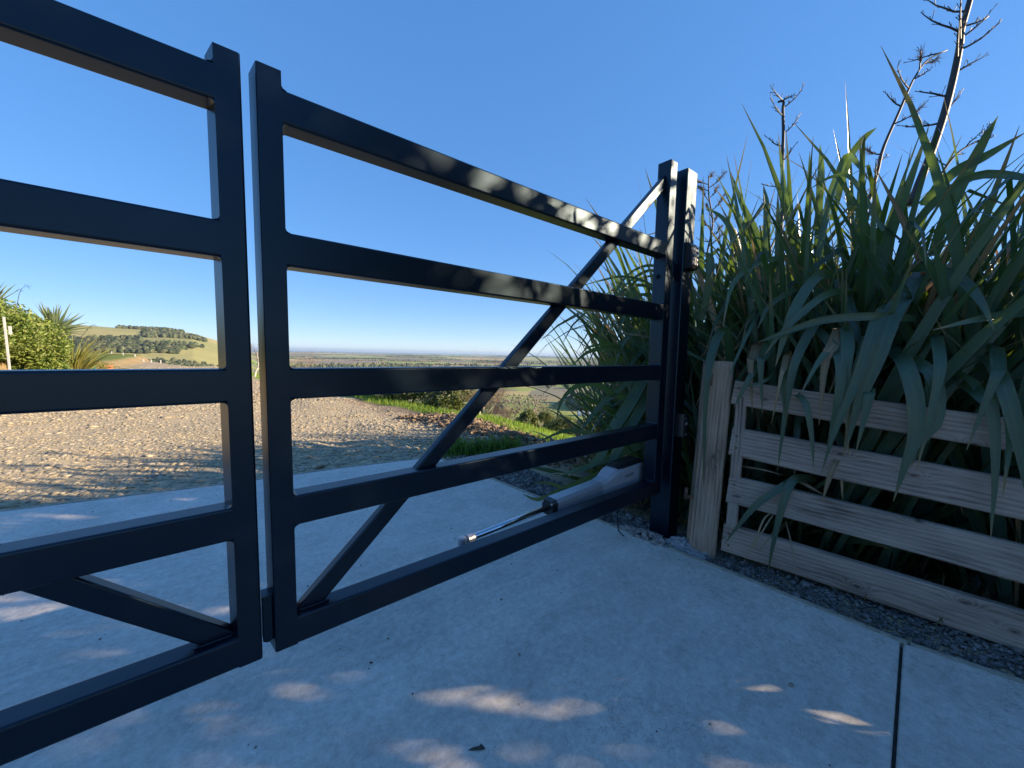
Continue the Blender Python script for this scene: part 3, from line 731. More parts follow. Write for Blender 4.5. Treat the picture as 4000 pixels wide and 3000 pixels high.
def gudgeon(u, v, side=-1):
    base = ctr + Vector((0, 0, 0)); z = pd(u, v, (ctr - CAM).dot(FWD) - 0.08).z
    p0 = Vector((base.x, base.y, z)) + vside * (-0.066 if side < 0 else -0.028) - vdir * (0.02 if side < 0 else 0.058)
    mb = MB()
    if side < 0: mb.tube([p0 + vside * 0.03, p0 - vside * 0.055], 0.008, 8); mb.tube([p0 - vside * 0.047 - Vector((0, 0, 0.012)), p0 - vside * 0.047 + Vector((0, 0, 0.055))], 0.009, 8)
    else: mb.tube([p0 + vdir * 0.02 + vside * 0.012, p0 - vdir * 0.014 - vside * 0.02], 0.009, 8); mb.tube([p0 - vdir * 0.012 - vside * 0.012 + Vector((0, 0, -0.008)), p0 - vdir * 0.012 - vside * 0.01 + Vector((0, 0, 0.055))], 0.009, 8)
    mb.build('gudgeon_pin', M['rust'], wp, True)
gudgeon(2710, 1950, -1); gudgeon(2765, 1497, 1)

# ---------------------------------------------------------------- stones, clods, footing (stuff)
ICO_V = None
def ico():
    global ICO_V, ICO_F
    if ICO_V is None:
        t = (1 + 5 ** 0.5) / 2
        v = np.array([(-1, t, 0), (1, t, 0), (-1, -t, 0), (1, -t, 0), (0, -1, t), (0, 1, t), (0, -1, -t), (0, 1, -t), (t, 0, -1), (t, 0, 1), (-t, 0, -1), (-t, 0, 1)], float)
        ICO_V = v / np.linalg.norm(v[0])
        ICO_F = np.array([(0, 11, 5), (0, 5, 1), (0, 1, 7), (0, 7, 10), (0, 10, 11), (1, 5, 9), (5, 11, 4), (11, 10, 2), (10, 7, 6), (7, 1, 8), (3, 9, 4), (3, 4, 2), (3, 2, 6), (3, 6, 8), (3, 8, 9), (4, 9, 5), (2, 4, 11), (6, 2, 10), (8, 6, 7), (9, 8, 1)])
    return ICO_V, ICO_F
def ico2():
    v, f = ico(); v = v.tolist(); cache = {}; out = []
    def mid(a, b):
        k = (min(a, b), max(a, b))
        if k not in cache:
            m = np.array(v[a]) + np.array(v[b]); m /= np.linalg.norm(m); v.append(m.tolist()); cache[k] = len(v) - 1
        return cache[k]
    for a, b, c in f:
        ab, bc, ca = mid(a, b), mid(b, c), mid(c, a); out += [(a, ab, ca), (b, bc, ab), (c, ca, bc), (ab, bc, ca)]
    return np.array(v), np.array(out)
def lumps(name, P, S, flat, jit, palette, mat, label, cat, tilt=0.25, fine=False, smooth=True, colvar=0.25, seed=3):
    g_ = np.random.default_rng(seed); n = len(P); V, F = ico2() if fine else ico(); m = len(V)
    ang = g_.uniform(0, 2 * np.pi, n); ca, sa = np.cos(ang), np.sin(ang)
    sc = np.stack([S * g_.uniform(0.8, 1.5, n), S * g_.uniform(0.55, 1.0, n), S * flat * g_.uniform(0.6, 1.3, n)], 1)
    J = 1 + g_.uniform(-jit, jit, (n, m, 1))
    W = V[None] * J * sc[:, None, :]
    tx = g_.normal(0, tilt, n)[:, None]; W[:, :, 2] += W[:, :, 0] * tx
    X = W[:, :, 0] * ca[:, None] - W[:, :, 1] * sa[:, None]; Y = W[:, :, 0] * sa[:, None] + W[:, :, 1] * ca[:, None]
    VV = np.stack([X, Y, W[:, :, 2]], 2) + P[:, None, :]
    FF = F[None] + (np.arange(n) * m)[:, None, None]
    pal = np.asarray(palette); c = pal[g_.integers(0, len(pal), n)] * g_.uniform(1 - colvar, 1 + colvar, (n, 1)) * (0.88 if name == 'gravel' else 1.0)
    me = np_mesh(name, VV.reshape(-1, 3), FF.reshape(-1, 3), smooth, np.repeat(c, m, axis=0)); me.materials.append(mat)
    return tag(link(name, me), label, cat, kind='stuff')
STP = [(0.42, 0.35, 0.235), (0.47, 0.385, 0.25), (0.38, 0.33, 0.24), (0.50, 0.415, 0.275), (0.43, 0.345, 0.22), (0.34, 0.30, 0.235)]
def yfar(x): return np.interp(x, [p[0] for p in far_edge] + [1.72], [p[1] for p in far_edge] + [2.42])
n0 = 46000; X = rng.uniform(-4.2, 3.0, n0); Y = 2.3 + (rng.random(n0) ** 1.7) * 8.2
ex = X - np.interp(Y, EDGE_Y, EDGE_X)
keep = (Y > np.where(X < 1.72, yfar(X) + 0.035, 1.9 + 0.35 * (X - 1.7))) & (ex < -0.15) & (X > -3.8 - 0.35 * rng.random(n0)); X, Y = X[keep], Y[keep]
S = rng.lognormal(math.log(0.0115), 0.45, len(X)) * np.interp(Y, [2.3, 4.0, 6.0, 10], [1.6, 1.3, 1.0, 1.4]); S = np.clip(S, 0.007, 0.07)
Pn = np.stack([X, Y, height(X, Y) + S * 0.06], 1)
lumps('gravel', Pn, S, 0.30, 0.16, STP, M['stone'], 'loose grey-brown river gravel beyond the concrete drive', 'gravel', tilt=0.15, colvar=0.2)
# farther scattered stones
n1 = 9000; X = rng.uniform(-4.0, 2.4, n1); Y = 8 + rng.random(n1) * 20; ex = X - np.interp(Y, EDGE_Y, EDGE_X); k_ = ex < -0.1; X, Y = X[k_], Y[k_]
S = np.clip(rng.lognormal(math.log(0.022), 0.4, len(X)), 0.01, 0.09)
lumps('gravel', np.stack([X, Y, height(X, Y) + S * 0.1], 1), S, 0.45, 0.16, STP, M['stone'], 'sunlit gravel of the drive running back to the crest', 'gravel', seed=4)
# earth clods along the edge
n2 = 3400; Y = 1.2 + rng.random(n2) * 3.9; ed = np.interp(Y, EDGE_Y, EDGE_X); X = ed - 0.30 + rng.normal(0, 0.19, n2)
S = np.clip(rng.lognormal(math.log(0.016), 0.5, n2), 0.005, 0.045); S[:40] = rng.uniform(.03, .065, 40)
lumps('earth_clods', np.stack([X, Y, height(X, Y) + S * 0.4], 1), S, 0.75, 0.5, [(0.25, 0.18, 0.12), (0.31, 0.225, 0.15), (0.17, 0.125, 0.085)], M['clod'], 'heap of broken brown earth clods along the drive edge', 'earth', fine=True, smooth=False, seed=5)
# stones and fines between slab and fence
def redge(y): return np.interp(y, [-6, -3.2, -1.36, -1.035, -0.08, 1.15, 2.39], [2.262, 2.202, 2.077, 1.992, 1.926, 1.81, 1.697])
n3 = 11000; Y = rng.uniform(-2.4, 2.3, n3); wd = np.interp(Y, [-2.4, -1.3, -0.4, 0.3, 2.3], [0.5, 0.36, 0.22, 0.3, 0.6]); X = redge(Y) + 0.03 + rng.random(n3) * wd
S = np.clip(rng.lognormal(math.log(0.0062), 0.4, n3), 0.003, 0.03) * np.where(Y > -0.2, 1.7, 1.0)
lumps('chippings', np.stack([X, Y, height(X, Y) + S * 0.3 + 0.006], 1), S, 0.65, 0.2, [(0.13, 0.125, 0.12), (0.17, 0.16, 0.15), (0.10, 0.10, 0.10), (0.22, 0.205, 0.19)], M['stone'], 'dark chippings between concrete edge and wooden fence', 'chippings', seed=6)
n4 = 420; a = rng.uniform(0, 2 * np.pi, n4); q = np.sqrt(rng.random(n4)); X = 1.975 + 0.085 * q * np.cos(a) - 0.02; Y = 0.06 + 0.2 * q * np.sin(a)
S = np.clip(rng.lognormal(math.log(0.013), 0.3, n4), 0.007, 0.028)
lumps('pebbles', np.stack([X, Y, -0.03 + 0.055 * (1 - q) + S * 0.4], 1), S, 0.75, 0.15, [(0.30, 0.27, 0.24), (0.36, 0.31, 0.27), (0.24, 0.22, 0.21)], M['stone'], 'small heap of rounded pebbles at the foot of the gate post', 'pebbles', seed=7)
# rough concrete spilled round the post feet
def footing(name, label, pts, rad, hh, seed):
    g_ = np.random.default_rng(seed); n_a, n_r = 40, 12; vs = [(pts[0], pts[1], -0.02 + hh)]; fs = []
    for i in range(1, n_r + 1):
        for k in range(n_a):
            a = 2 * math.pi * k / n_a; t = i / n_r
            rx = rad[0] * t * (1 + 0.18 * math.sin(3 * a + seed) + 0.08 * g_.normal()); ry = rad[1] * t * (1 + 0.15 * math.sin(2 * a + seed) + 0.08 * g_.normal())
            z = -0.03 + hh * (1 - t * t) + g_.normal() * 0.007 * (1.2 - t)
            vs.append((pts[0] + rx * math.cos(a), pts[1] + ry * math.sin(a), z if i < n_r else -0.05))
    for k in range(n_a): fs.append((0, 1 + k, 1 + (k + 1) % n_a))
    for i in range(n_r - 1):
        for k in range(n_a):
            a = 1 + i * n_a + k; b = 1 + i * n_a + (k + 1) % n_a; fs.append((a, a + n_a, b + n_a, b))
    mb = MB(); mb.add(vs, fs); return tag(mb.build(name, M['roughcrete']), label, 'footing')
footing('concrete_footing', 'rough grey concrete lump between gate post and wooden post', (2.04, -0.14), (0.10, 0.16), 0.065, 2)

# ---------------------------------------------------------------- flax
def catmull(P, n):
    P = [Vector(p) for p in P]; P = [P[0] * 2 - P[1]] + P + [P[-1] * 2 - P[-2]]; segs = len(P) - 3; out = []
    for i in range(n + 1):
        t = segs * i / n; k = min(int(t), segs - 1); f = t - k; a, b, c, d = P[k:k + 4]
        out.append(0.5 * ((2 * b) + (c - a) * f + (2 * a - 5 * b + 4 * c - d) * f * f + (3 * b - a - 3 * c + d) * f ** 3))
    return out
def wprof(t, taper=0.5):
    w = 0.82 + 0.18 * min(1, t / 0.25)
    if t > taper: w *= max(0.0, 1 - ((t - taper) / (1 - taper)) ** 1.7)
    return w
def leaf_mesh(name, pts, sides, W, fold=0.16, taper=0.5):
    """strap leaf with a keel; pts and side vectors per station"""
    n = len(pts); vs = []; uv = []
    for i, (p, s) in enumerate(zip(pts, sides)):
        t = i / (n - 1); w = W * wprof(t, taper) * 0.5 + 0.0006
        tg = (pts[min(i + 1, n - 1)] - pts[max(i - 1, 0)]).normalized(); nr = tg.cross(s).normalized()
        for k, q in ((-1, 1.0), (0, 0.0), (1, 1.0)):
            vs.append(p + s * (w * k) + nr * (fold * w * 2 * (q - 0.5))); uv.append((0.5 + 0.5 * k, t))
    fs = [(i * 3 + k, i * 3 + k + 1, i * 3 + k + 4, i * 3 + k + 3) for i in range(n - 1) for k in (0, 1)]
    me = np_mesh(name, np.array([tuple(v) for v in vs]), np.array(fs), True, None, np.array(uv)); return me
def proc_leaf(rr, base, phi, th0, L, W, droop, kink):
    n = 11; pts = [Vector(base)]; th = th0; hd = Vector((math.sin(phi), math.cos(phi), 0)); side = Vector((hd.y, -hd.x, 0)); sides = []
    tw0 = rr.uniform(-0.7, 0.7); tw1 = tw0 + rr.uniform(-1.0, 1.0); ds = L / (n - 1)
    swing = rr.uniform(-0.25, 0.25)
    for i in range(n):
        t = i / (n - 1); d = hd * math.sin(th) + Vector((0, 0, math.cos(th)))
        nr = d.cross(side); a = tw0 + (tw1 - tw0) * t
        sides.append((side * math.cos(a) + nr * math.sin(a)).normalized())
        if i < n - 1: pts.append(pts[-1] + (d + side * swing * t).normalized() * ds)
        th += droop * (0.3 + 1.9 * t * t) / n
        if kink and kink <= t < kink + 1.01 / (n - 1): th = max(th, R(rr.uniform(95, 140)))
        if kink and t > kink: th = min(R(174), th + R(9))
        th = min(th, R(176))
    return pts, sides
def leaf_ok(pts, loc):
    for p in pts[1:]:
        q = p + loc
        if q.y < -0.24:
            f = (q - Vector((FA[0], FA[1], 0))).dot(fn)
            if q.z < 1.04 and f < 0.07: return False
            if q.z < 1.35 and f < -0.02: return False
            if f < -0.30: return False
        elif q.x < 2.24 and q.y < 0.24: return False
        elif q.x < 1.9 and q.z > 1.2: return False
    return True
def flax_plant(name, label, ctr_, rad, nleaf, L0, L1, W0, W1, seed, th_max=48, group=None, kinkp=0.28, mat='flax', dry=0.08, azr=None, zoff=0.0):
    rr = random.Random(seed); cz = hz(*ctr_) if zoff is None else zoff
    root = empty(name, (ctr_[0], ctr_[1], cz)); tag(root, label, 'flax', group)
    for i in range(nleaf):
        a = rr.uniform(0, 2 * math.pi); q = rad * math.sqrt(rr.random())
        b = Vector((math.sin(a) * q, math.cos(a) * q, -0.03))
        phi = (a + rr.gauss(0, 0.8)) if azr is None else rr.uniform(*azr)
        th = R(3 + (th_max - 3) * rr.random() ** 1.25); L = rr.uniform(L0, L1) * (1.0 - 0.25 * th / R(60)); W = rr.uniform(W0, W1)
        kink = rr.uniform(0.5, 0.82) if rr.random() < kinkp else 0
        for tr_ in range(14):
            pts, sides = proc_leaf(rr, b, phi, th, L, W, R(rr.uniform(10, 75)), kink)
            if leaf_ok(pts, root.location): break
            phi = rr.uniform(0, 2 * math.pi); th *= 0.85
        else: continue
        if min(p.z for p in pts[2:]) < 0.02:
            for p in pts[2:]: p.z = max(p.z, 0.015 + 0.02 * rr.random())
        me = leaf_mesh('leaf', pts, sides, W, rr.uniform(0.1, 0.28)); me.materials.append(M['flax_dry'] if rr.random() < dry else M[mat])
        link('leaf', me, None, root, (0, 0, 0))
    return root
GRP = 'flax plants along the fence and gate post'
fA = flax_plant('flax_bush', 'tall flax bush leaning over the middle of the wooden fence', (2.78, -0.62), 0.36, 240, 1.5, 2.5, 0.035, 0.066, 101, 44, kinkp=0.25, zoff=-0.02)
fB = flax_plant('flax_bush', 'flax bush between steel gate post and wooden post', (2.66, 0.08), 0.28, 230, 1.0, 1.9, 0.03, 0.056, 102, 46, kinkp=0.3, zoff=-0.02)
fC = flax_plant('flax_bush', 'low flax bush beyond the gate, drooping left behind the hinge stile', (2.74, 0.80), 0.22, 80, 0.7, 1.3, 0.025, 0.05, 103, 75, kinkp=0.35, zoff=-0.02)
fD = flax_plant('flax_bush', 'flax bush at the right edge of the view behind the fence', (3.05, -1.40), 0.36, 270, 1.6, 2.95, 0.036, 0.064, 104, 46, kinkp=0.25, zoff=-0.02)
fE = flax_plant('flax_bush', 'flax bush at the back of the clump behind the middle one', (3.55, -0.55), 0.42, 285, 1.8, 2.95, 0.04, 0.066, 105, 33, zoff=-0.02)
fG = flax_plant('flax_bush', 'tall flax bush at the back behind the gate post', (3.40, 0.45), 0.40, 290, 1.9, 2.85, 0.035, 0.06, 107, 27, zoff=None)
fJ = flax_plant('flax_bush', 'dense flax bush filling the clump between middle and back ones', (3.15, -0.95), 0.35, 230, 1.3, 2.3, 0.03, 0.058, 110, 45, zoff=-0.02)
fK = flax_plant('flax_bush', 'dense flax bush behind the wooden post', (3.08, -0.08), 0.32, 220, 1.3, 2.2, 0.03, 0.056, 111, 45, zoff=-0.02)
fL = flax_plant('flax_bush', 'narrow-leaved flax bush deep in the clump above the second fence rail', (3.18, -0.42), 0.34, 240, 1.6, 2.5, 0.028, 0.05, 112, 40, zoff=-0.02)
fM = flax_plant('flax_bush', 'flax bush deep in the clump near the right edge of the view', (3.55, -1.25), 0.34, 220, 1.6, 2.5, 0.03, 0.055, 113, 42, zoff=-0.02)
fH = flax_plant('flax_bush', 'low flax bush just right of the wooden post under the taller ones', (2.62, -0.35), 0.2, 110, 0.7, 1.3, 0.03, 0.055, 108, 50, zoff=-0.02)
fI = flax_plant('flax_bush', 'thin-leaved flax bush on the slope edge beyond the hinge stile', (3.65, 1.35), 0.26, 120, 1.5, 2.4, 0.02, 0.040, 109, 34, kinkp=0.2, zoff=None)

def hero(root, pts, W, mat='flax', fold=0.14, taper=0.45, flip=False, n=14, twist=0.0):
    c = catmull(pts, n); sides = []
    for i in range(n + 1):
        tg = (c[min(i + 1, n)] - c[max(i - 1, 0)]).normalized(); vw = (c[i] - CAM).normalized()
        s = tg.cross(vw); s = s.normalized() if s.length > 1e-4 else RGT
        a = twist * (i / n - 0.3); nr = tg.cross(s); s = s * math.cos(a) + nr * math.sin(a)
        sides.append(-s if flip else s)
    loc = root.location
    me = leaf_mesh('leaf', [p - loc for p in c], sides, W, fold, taper); me.materials.append(M[mat]); return link('leaf', me, None, root, (0, 0, 0))
def F_(u, v, off): return pplane(u, v, FA, FB, off)
HERO = [  # (pixel, distance in front of the fence plane) control points, base first; width in m
 ([(3640, 1010, -.55), (3560, 1120, -.25), (3482, 1232, .03), (3425, 1400, .07), (3352, 1580, .07), (3301, 1770, .06)], .088),
 ([(3560, 1130, -.4), (3500, 1190, -.15), (3432, 1236, .05), (3350, 1476, .09), (3262, 1682, .10), (3207, 1852, .09)], .055),
 ([(3580, 1245, -.1), (3420, 1235, .06), (3217, 1250, .10), (3060, 1300, .12), (2959, 1338, .12)], .045),
 ([(3480, 1300, -.5), (3490, 1370, -.2), (3530, 1405, .02), (3574, 1546, .06), (3576, 1699, .07), (3537, 1812, .07), (3489, 1960, .06)], .072),
 ([(3500, 1330, -.5), (3530, 1390, -.2), (3593, 1420, .01), (3655, 1488, .05), (3664, 1635, .06), (3612, 1715, .06), (3554, 1830, .05)], .058),
 ([(3720, 1440, -.45), (3760, 1490, -.2), (3822, 1537, .02), (3878, 1617, .05), (3888, 1834, .06), (3869, 2112, .05)], .055),
 ([(3800, 1330, -.4), (3850, 1390, -.15), (3900, 1450, .03), (3952, 1602, .08), (3998, 1805, .09), (4020, 1990, .08)], .058),
 ([(3860, 1400, -.3), (3885, 1450, -.1), (3912, 1500, .02), (3945, 1689, .05), (3916, 1945, .05)], .045),
 ([(3290, 1080, -.4), (3235, 1070, -.2), (3182, 1088, -.02), (3111, 1194, .06), (3065, 1310, .08), (3029, 1432, .08)], .058),
 ([(3330, 1150, -.3), (3270, 1140, -.1), (3208, 1161, .02), (3111, 1241, .08), (3040, 1315, .10), (2988, 1385, .10)], .042),
 ([(3230, 1180, -.4), (3200, 1240, -.2), (3164, 1296, .0), (3111, 1400, .05), (3082, 1517, .06), (3058, 1687, .06), (3037, 1836, .05)], .052),
 ([(3320, 1290, -.3), (3290, 1320, -.1), (3247, 1353, .02), (3188, 1429, .06), (3123, 1548, .07)], .040),
 ([(3180, 1270, -.3), (3223, 1317, -.05), (3276, 1388, .04), (3284, 1488, .06), (3266, 1605, .06), (3245, 1705, .06), (3225, 1800, .05)], .05),
 ([(3090, 1000, -.4), (3000, 1015, -.2), (2923, 1047, -.05), (2856, 1123, .02), (2823, 1280, .05)], .035),
 ([(3190, 1105, -.3), (3106, 1129, -.1), (3006, 1194, .0), (2959, 1285, .03)], .035),
 ([(3270, 1050, -.5), (3294, 1135, -.3), (3335, 1253, -.2), (3366, 1385, -.15)], .065),
 ([(4060, 1215, -.2), (3950, 1226, -.1), (3817, 1247, .02), (3640, 1290, .05)], .042),
 ([(3560, 1050, -.3), (3640, 1048, -.15), (3758, 1094, -.02), (3834, 1182, .04), (3883, 1290, .06)], .05),
 ([(3160, 1880, -.25), (3110, 1875, -.08), (3070, 1893, .02), (2961, 1966, .07), (2895, 2040, .08), (2829, 2126, .07)], .045),
 ([(3190, 1870, -.25), (3140, 1868, -.08), (3088, 1888, .02), (3036, 2051, .06), (2998, 2242, .05)], .048),
 ([(2990, 1190, -.4), (2960, 1230, -.2), (2935, 1276, -.02), (2876, 1400, .06), (2841, 1490, .08)], .022),
 ([(3030, 1360, -.3), (2982, 1405, -.05), (2935, 1464, .05), (2900, 1530, .07), (2866, 1592, .07)], .032),
 ([(3080, 1480, -.2), (3105, 1529, -.02), (3147, 1576, .04), (3170, 1700, .05), (3178, 1838, .05)], .036),
 ([(3030, 1450, -.1), (3000, 1480, .03), (2955, 1500, .05), (2910, 1512, .05)], .018),
 ([(4060, 1540, -.5), (3880, 1390, -.45), (3700, 1440, -.4)], .07),
 # upright blades in the crown
 ([(3360, 1400, -.5), (3400, 1200, -.45), (3460, 960, -.4), (3545, 730, -.3), (3628, 500, -.25)], .088),
 ([(3640, 1000, -.7), (3700, 840, -.65), (3815, 603, -.6), (3899, 452, -.55)], .075),
 ([(3600, 800, -.7), (3725, 675, -.65), (3850, 610, -.6), (4010, 515, -.5)], .075),
 ([(3190, 1000, -.7), (3200, 800, -.7), (3208, 660, -.7), (3203, 563, -.7)], .06),
 ([(3150, 1050, -.8), (3158, 820, -.8), (3163, 590, -.8)], .05),
 ([(3000, 1150, -.7), (2960, 930, -.7), (2900, 800, -.7), (2855, 672, -.7)], .065),
 ([(2905, 1150, -.7), (2885, 990, -.7), (2835, 865, -.7), (2752, 806, -.7)], .055),
 ([(3180, 1100, -.6), (3235, 800, -.6), (3275, 680, -.6), (3312, 606, -.58), (3350, 640, -.5), (3400, 712, -.45)], .06),
 ([(3250, 860, -.7), (3310, 640, -.7), (3370, 545, -.7), (3425, 498, -.7)], .055),
 ([(2740, 1250, -.45), (2770, 1100, -.4), (2775, 1010, -.4), (2748, 985, -.38)], .06),
 ([(3150, 1000, -.7), (3090, 860, -.7), (3060, 700, -.7), (3040, 520, -.7)], .04),
 ([(2960, 1300, -.5), (2990, 1000, -.5), (2995, 820, -.5), (2982, 722, -.5)], .06),
 ([(3035, 1250, -.6), (3040, 950, -.6), (3038, 750, -.6)], .06),
 ([(3520, 950, -.5), (3640, 800, -.45), (3800, 690, -.4), (3980, 690, -.3), (4080, 730, -.2)], .06),
 ([(3450, 900, -.3), (3330, 700, -.3), (3250, 690, -.3), (3160, 740, -.25)], .03),
]
for pts, W in HERO:
    hero(fA, [F_(u, v, o_) for u, v, o_ in pts], W * (0.60 if pts[-1][1] < 820 else 0.76), twist=random.uniform(-0.5, 0.5), taper=random.uniform(0.35, 0.6))
# leaves of the bush beyond the gate, seen through the bars (depth along the view)
HERO2 = [
 ([(2640, 1410, 2.75), (2532, 1393, 2.75), (2393, 1350, 2.7), (2273, 1284, 2.62)], .062),
 ([(2640, 1420, 2.75), (2540, 1398, 2.7), (2411, 1362, 2.6), (2303, 1372, 2.5), (2228, 1434, 2.45)], .035),
 ([(2640, 1420, 2.75), (2530, 1400, 2.7), (2400, 1352, 2.6), (2310, 1352, 2.5), (2262, 1390, 2.45)], .025),
 ([(2640, 1440, 2.8), (2540, 1420, 2.8), (2420, 1405, 2.7), (2330, 1440, 2.6), (2280, 1480, 2.55)], .05),
 ([(2600, 1480, 2.6), (2440, 1555, 2.5), (2330, 1500, 2.4), (2243, 1513, 2.35), (2190, 1574, 2.3), (2172, 1650, 2.25)], .035),
 ([(2600, 1690, 2.6), (2420, 1690, 2.5), (2333, 1697, 2.45), (2212, 1682, 2.4), (2080, 1738, 2.3)], .032),
 ([(2520, 1420, 2.6), (2440, 1500, 2.5), (2340, 1590, 2.45), (2255, 1700, 2.4)], .04),
 ([(2560, 1380, 2.6), (2480, 1540, 2.5), (2380, 1700, 2.45), (2330, 1800, 2.4), (2210, 1865, 2.35)], .075),
 ([(2580, 1450, 2.6), (2500, 1600, 2.5), (2410, 1760, 2.45), (2350, 1890, 2.4)], .06),
 ([(2600, 1700, 2.6), (2450, 1760, 2.5), (2300, 1820, 2.4), (2150, 1868, 2.35)], .05),
 ([(2600, 1750, 2.7), (2400, 1830, 2.6), (2230, 1900, 2.5), (2110, 1950, 2.4), (2040, 1930, 2.4)], .045),
 ([(2560, 1800, 2.7), (2400, 1890, 2.6), (2260, 1930, 2.5), (2160, 1890, 2.45), (2080, 1885, 2.4)], .035),
 ([(2620, 1120, 2.9), (2560, 1040, 2.9), (2470, 1060, 2.85), (2400, 1150, 2.8), (2350, 1300, 2.75)], .02),
 ([(2640, 1150, 2.9), (2570, 1080, 2.9), (2480, 1100, 2.85), (2430, 1170, 2.8), (2400, 1260, 2.75)], .016),
 ([(2640, 1200, 2.8), (2540, 1110, 2.8), (2440, 1080, 2.75), (2350, 1095, 2.7), (2270, 1117, 2.65)], .018),
 ([(2640, 1230, 2.8), (2550, 1130, 2.8), (2480, 1115, 2.75), (2420, 1150, 2.7), (2370, 1240, 2.65), (2340, 1320, 2.6)], .022),
 ([(2640, 1180, 2.85), (2560, 1060, 2.85), (2470, 1090, 2.8), (2405, 1160, 2.75)], .022),
 ([(2640, 1300, 2.8), (2560, 1180, 2.8), (2510, 1150, 2.75), (2460, 1190, 2.7), (2420, 1290, 2.65), (2412, 1350, 2.6)], .024),
 ([(2500, 1200, 2.8), (2480, 1140, 2.8), (2450, 1085, 2.8)], .03),
 ([(2560, 1290, 2.7), (2500, 1290, 2.7), (2440, 1330, 2.65), (2400, 1430, 2.6)], .035),
 ([(2540, 1330, 2.7), (2480, 1400, 2.65), (2430, 1470, 2.6), (2390, 1520, 2.5)], .03),
 ([(2560, 1560, 2.6), (2480, 1640, 2.5), (2420, 1700, 2.45), (2380, 1790, 2.4)], .03),
]
for pts, W in HERO2:
    hero(fC, [pd(u, v, d_) for u, v, d_ in pts], W, twist=random.uniform(-0.6, 0.6), taper=random.uniform(0.3, 0.55))
# straps drooping over the top rail
rr = random.Random(91)
for k in range(20):
    s0 = 0.02 + 1.5 * (k + rr.random()) / 20; ds = rr.uniform(-0.12, 0.12); zt2 = ztop - 0.12 * s0 + rr.uniform(0.02, 0.30); tipz = rr.uniform(0.30, 0.85); fr = rr.uniform(0.03, 0.10)
    root_ = fH if s0 < 0.45 else (fA if s0 < 1.1 else fD); W = rr.uniform(0.022, 0.05)
    P_ = [fp(s0 + ds * 0.2, 0.50, 0.1), fp(s0 + ds * 0.5, 0.38, 0.75), fp(s0 + ds, 0.16, zt2 + 0.05), fp(s0 + ds * 1.4, -fr * 0.5, zt2 - 0.03), fp(s0 + ds * 1.6, -fr, (zt2 + tipz) * 0.5 + 0.1), fp(s0 + ds * 1.7 + rr.uniform(-.05, .05), -fr, tipz)]
    hero(root_, P_, W, 'flax_dry' if rr.random() < 0.12 else 'flax', twist=rr.uniform(-0.8, 0.8), taper=rr.uniform(0.5, 0.7))
# dead brown straps hanging at the fence
for pts, W in [([(3290, 1770, -.1), (3262, 1810, .03), (3235, 1880, .05), (3212, 1960, .05)], .022), ([(3270, 1800, -.1), (3285, 1850, -.02), (3292, 1960, -.06)], .012),
               ([(3050, 1990, -.1), (2990, 2020, .03), (2950, 2110, .06), (2905, 2200, .07)], .007), ([(3040, 1985, -.1), (3000, 2040, .04), (2935, 2150, .07)], .006), ([(3060, 2000, -.1), (3020, 2080, .04), (2960, 2160, .07)], .006),
               ([(3070, 2040, -.05), (3090, 2120, .04), (3115, 2270, .1)], .005), ([(2890, 1820, -.08), (2980, 1835, -.06), (3065, 1858, -.08)], .008), ([(3120, 1880, -.1), (3160, 1900, -.08), (3220, 1935, -.1)], .014)]:
    hero(fA, [F_(u, v, o_) for u, v, o_ in pts], W, 'flax_dry')

# flower stalks
def stalk(root, pts, r0, r1, nb, seed, tuft=0.3, lean=1.0):
    rr = random.Random(seed); c = catmull(pts, 26); n = len(c); loc = root.location; c = [p - loc for p in c]
    mb = MB(); mb.tube(c, [r0 + (r1 - r0) * (i / (n - 1)) for i in range(n)], 8)
    st = mb.build('flower_stalk', M['stalk'], root, True, (0, 0, 0))
    mbb = MB(); mbt = MB()
    for k in range(nb):
        i = int(n * (0.22 + 0.76 * (k + rr.random() * 0.5) / nb)); i = min(i, n - 2); p = c[i]; ax_ = (c[i + 1] - c[i - 1]).normalized()
        sgn = 1 if k % 2 else -1; out = (RGT * sgn * rr.uniform(0.6, 1) + FWD * rr.uniform(-0.8, 0.8)).normalized()
        Lb = rr.uniform(0.09, 0.20) * lean; d0 = (out + ax_ * rr.uniform(0.1, 0.6)).normalized(); q = p.copy(); bp = [q.copy()]
        for s_ in range(4): d0 = (d0 + ax_ * rr.uniform(0.0, 0.35) + Vector((0, 0, rr.gauss(0, .12)))).normalized(); q = q + d0 * Lb / 4; bp.append(q.copy())
        mbb.tube(bp, [0.0055 * lean, 0.0045 * lean, 0.004 * lean, 0.003 * lean, 0.002 * lean], 5)
        for s_ in range(10):
            b0 = bp[1 + s_ % 4]; d1 = (d0 + Vector((rr.gauss(0, .5), rr.gauss(0, .5), rr.uniform(-0.2, .8)))).normalized(); l1 = rr.uniform(.015, .045) * lean
            mbb.tube([b0, b0 + d1 * l1 * 0.6, b0 + d1 * l1], [0.0022, 0.0018, 0.003], 4)
        if rr.random() < tuft:
            for s_ in range(34):
                b0 = bp[-1] - d0 * rr.uniform(0, Lb * 0.6); d1 = (d0 * 0.9 + Vector((rr.gauss(0, .45), rr.gauss(0, .45), rr.gauss(0, .4)))).normalized(); mbt.tube([b0, b0 + d1 * rr.uniform(.03, .06)], [0.0022, 0.0006], 3)
    tag(link('stalk_branches', mbb.mesh('stalk_branches'), M['stalk'], st, (0, 0, 0)), kind='stuff')
    if mbt.v: tag(link('dry_flowers', mbt.mesh('dry_flowers'), M['seed'], st, (0, 0, 0)), kind='stuff')
def PD(lst, d): return [pd(u, v, d + 0.0 * i) for i, (u, v) in enumerate(lst)]
stalk(fB, PD([(3045, 1050), (3055, 800), (3056, 640), (3060, 520), (3058, 430), (3060, 396), (3040, 398)], 2.9), .014, .008, 8, 1, 0.0, 1.0)
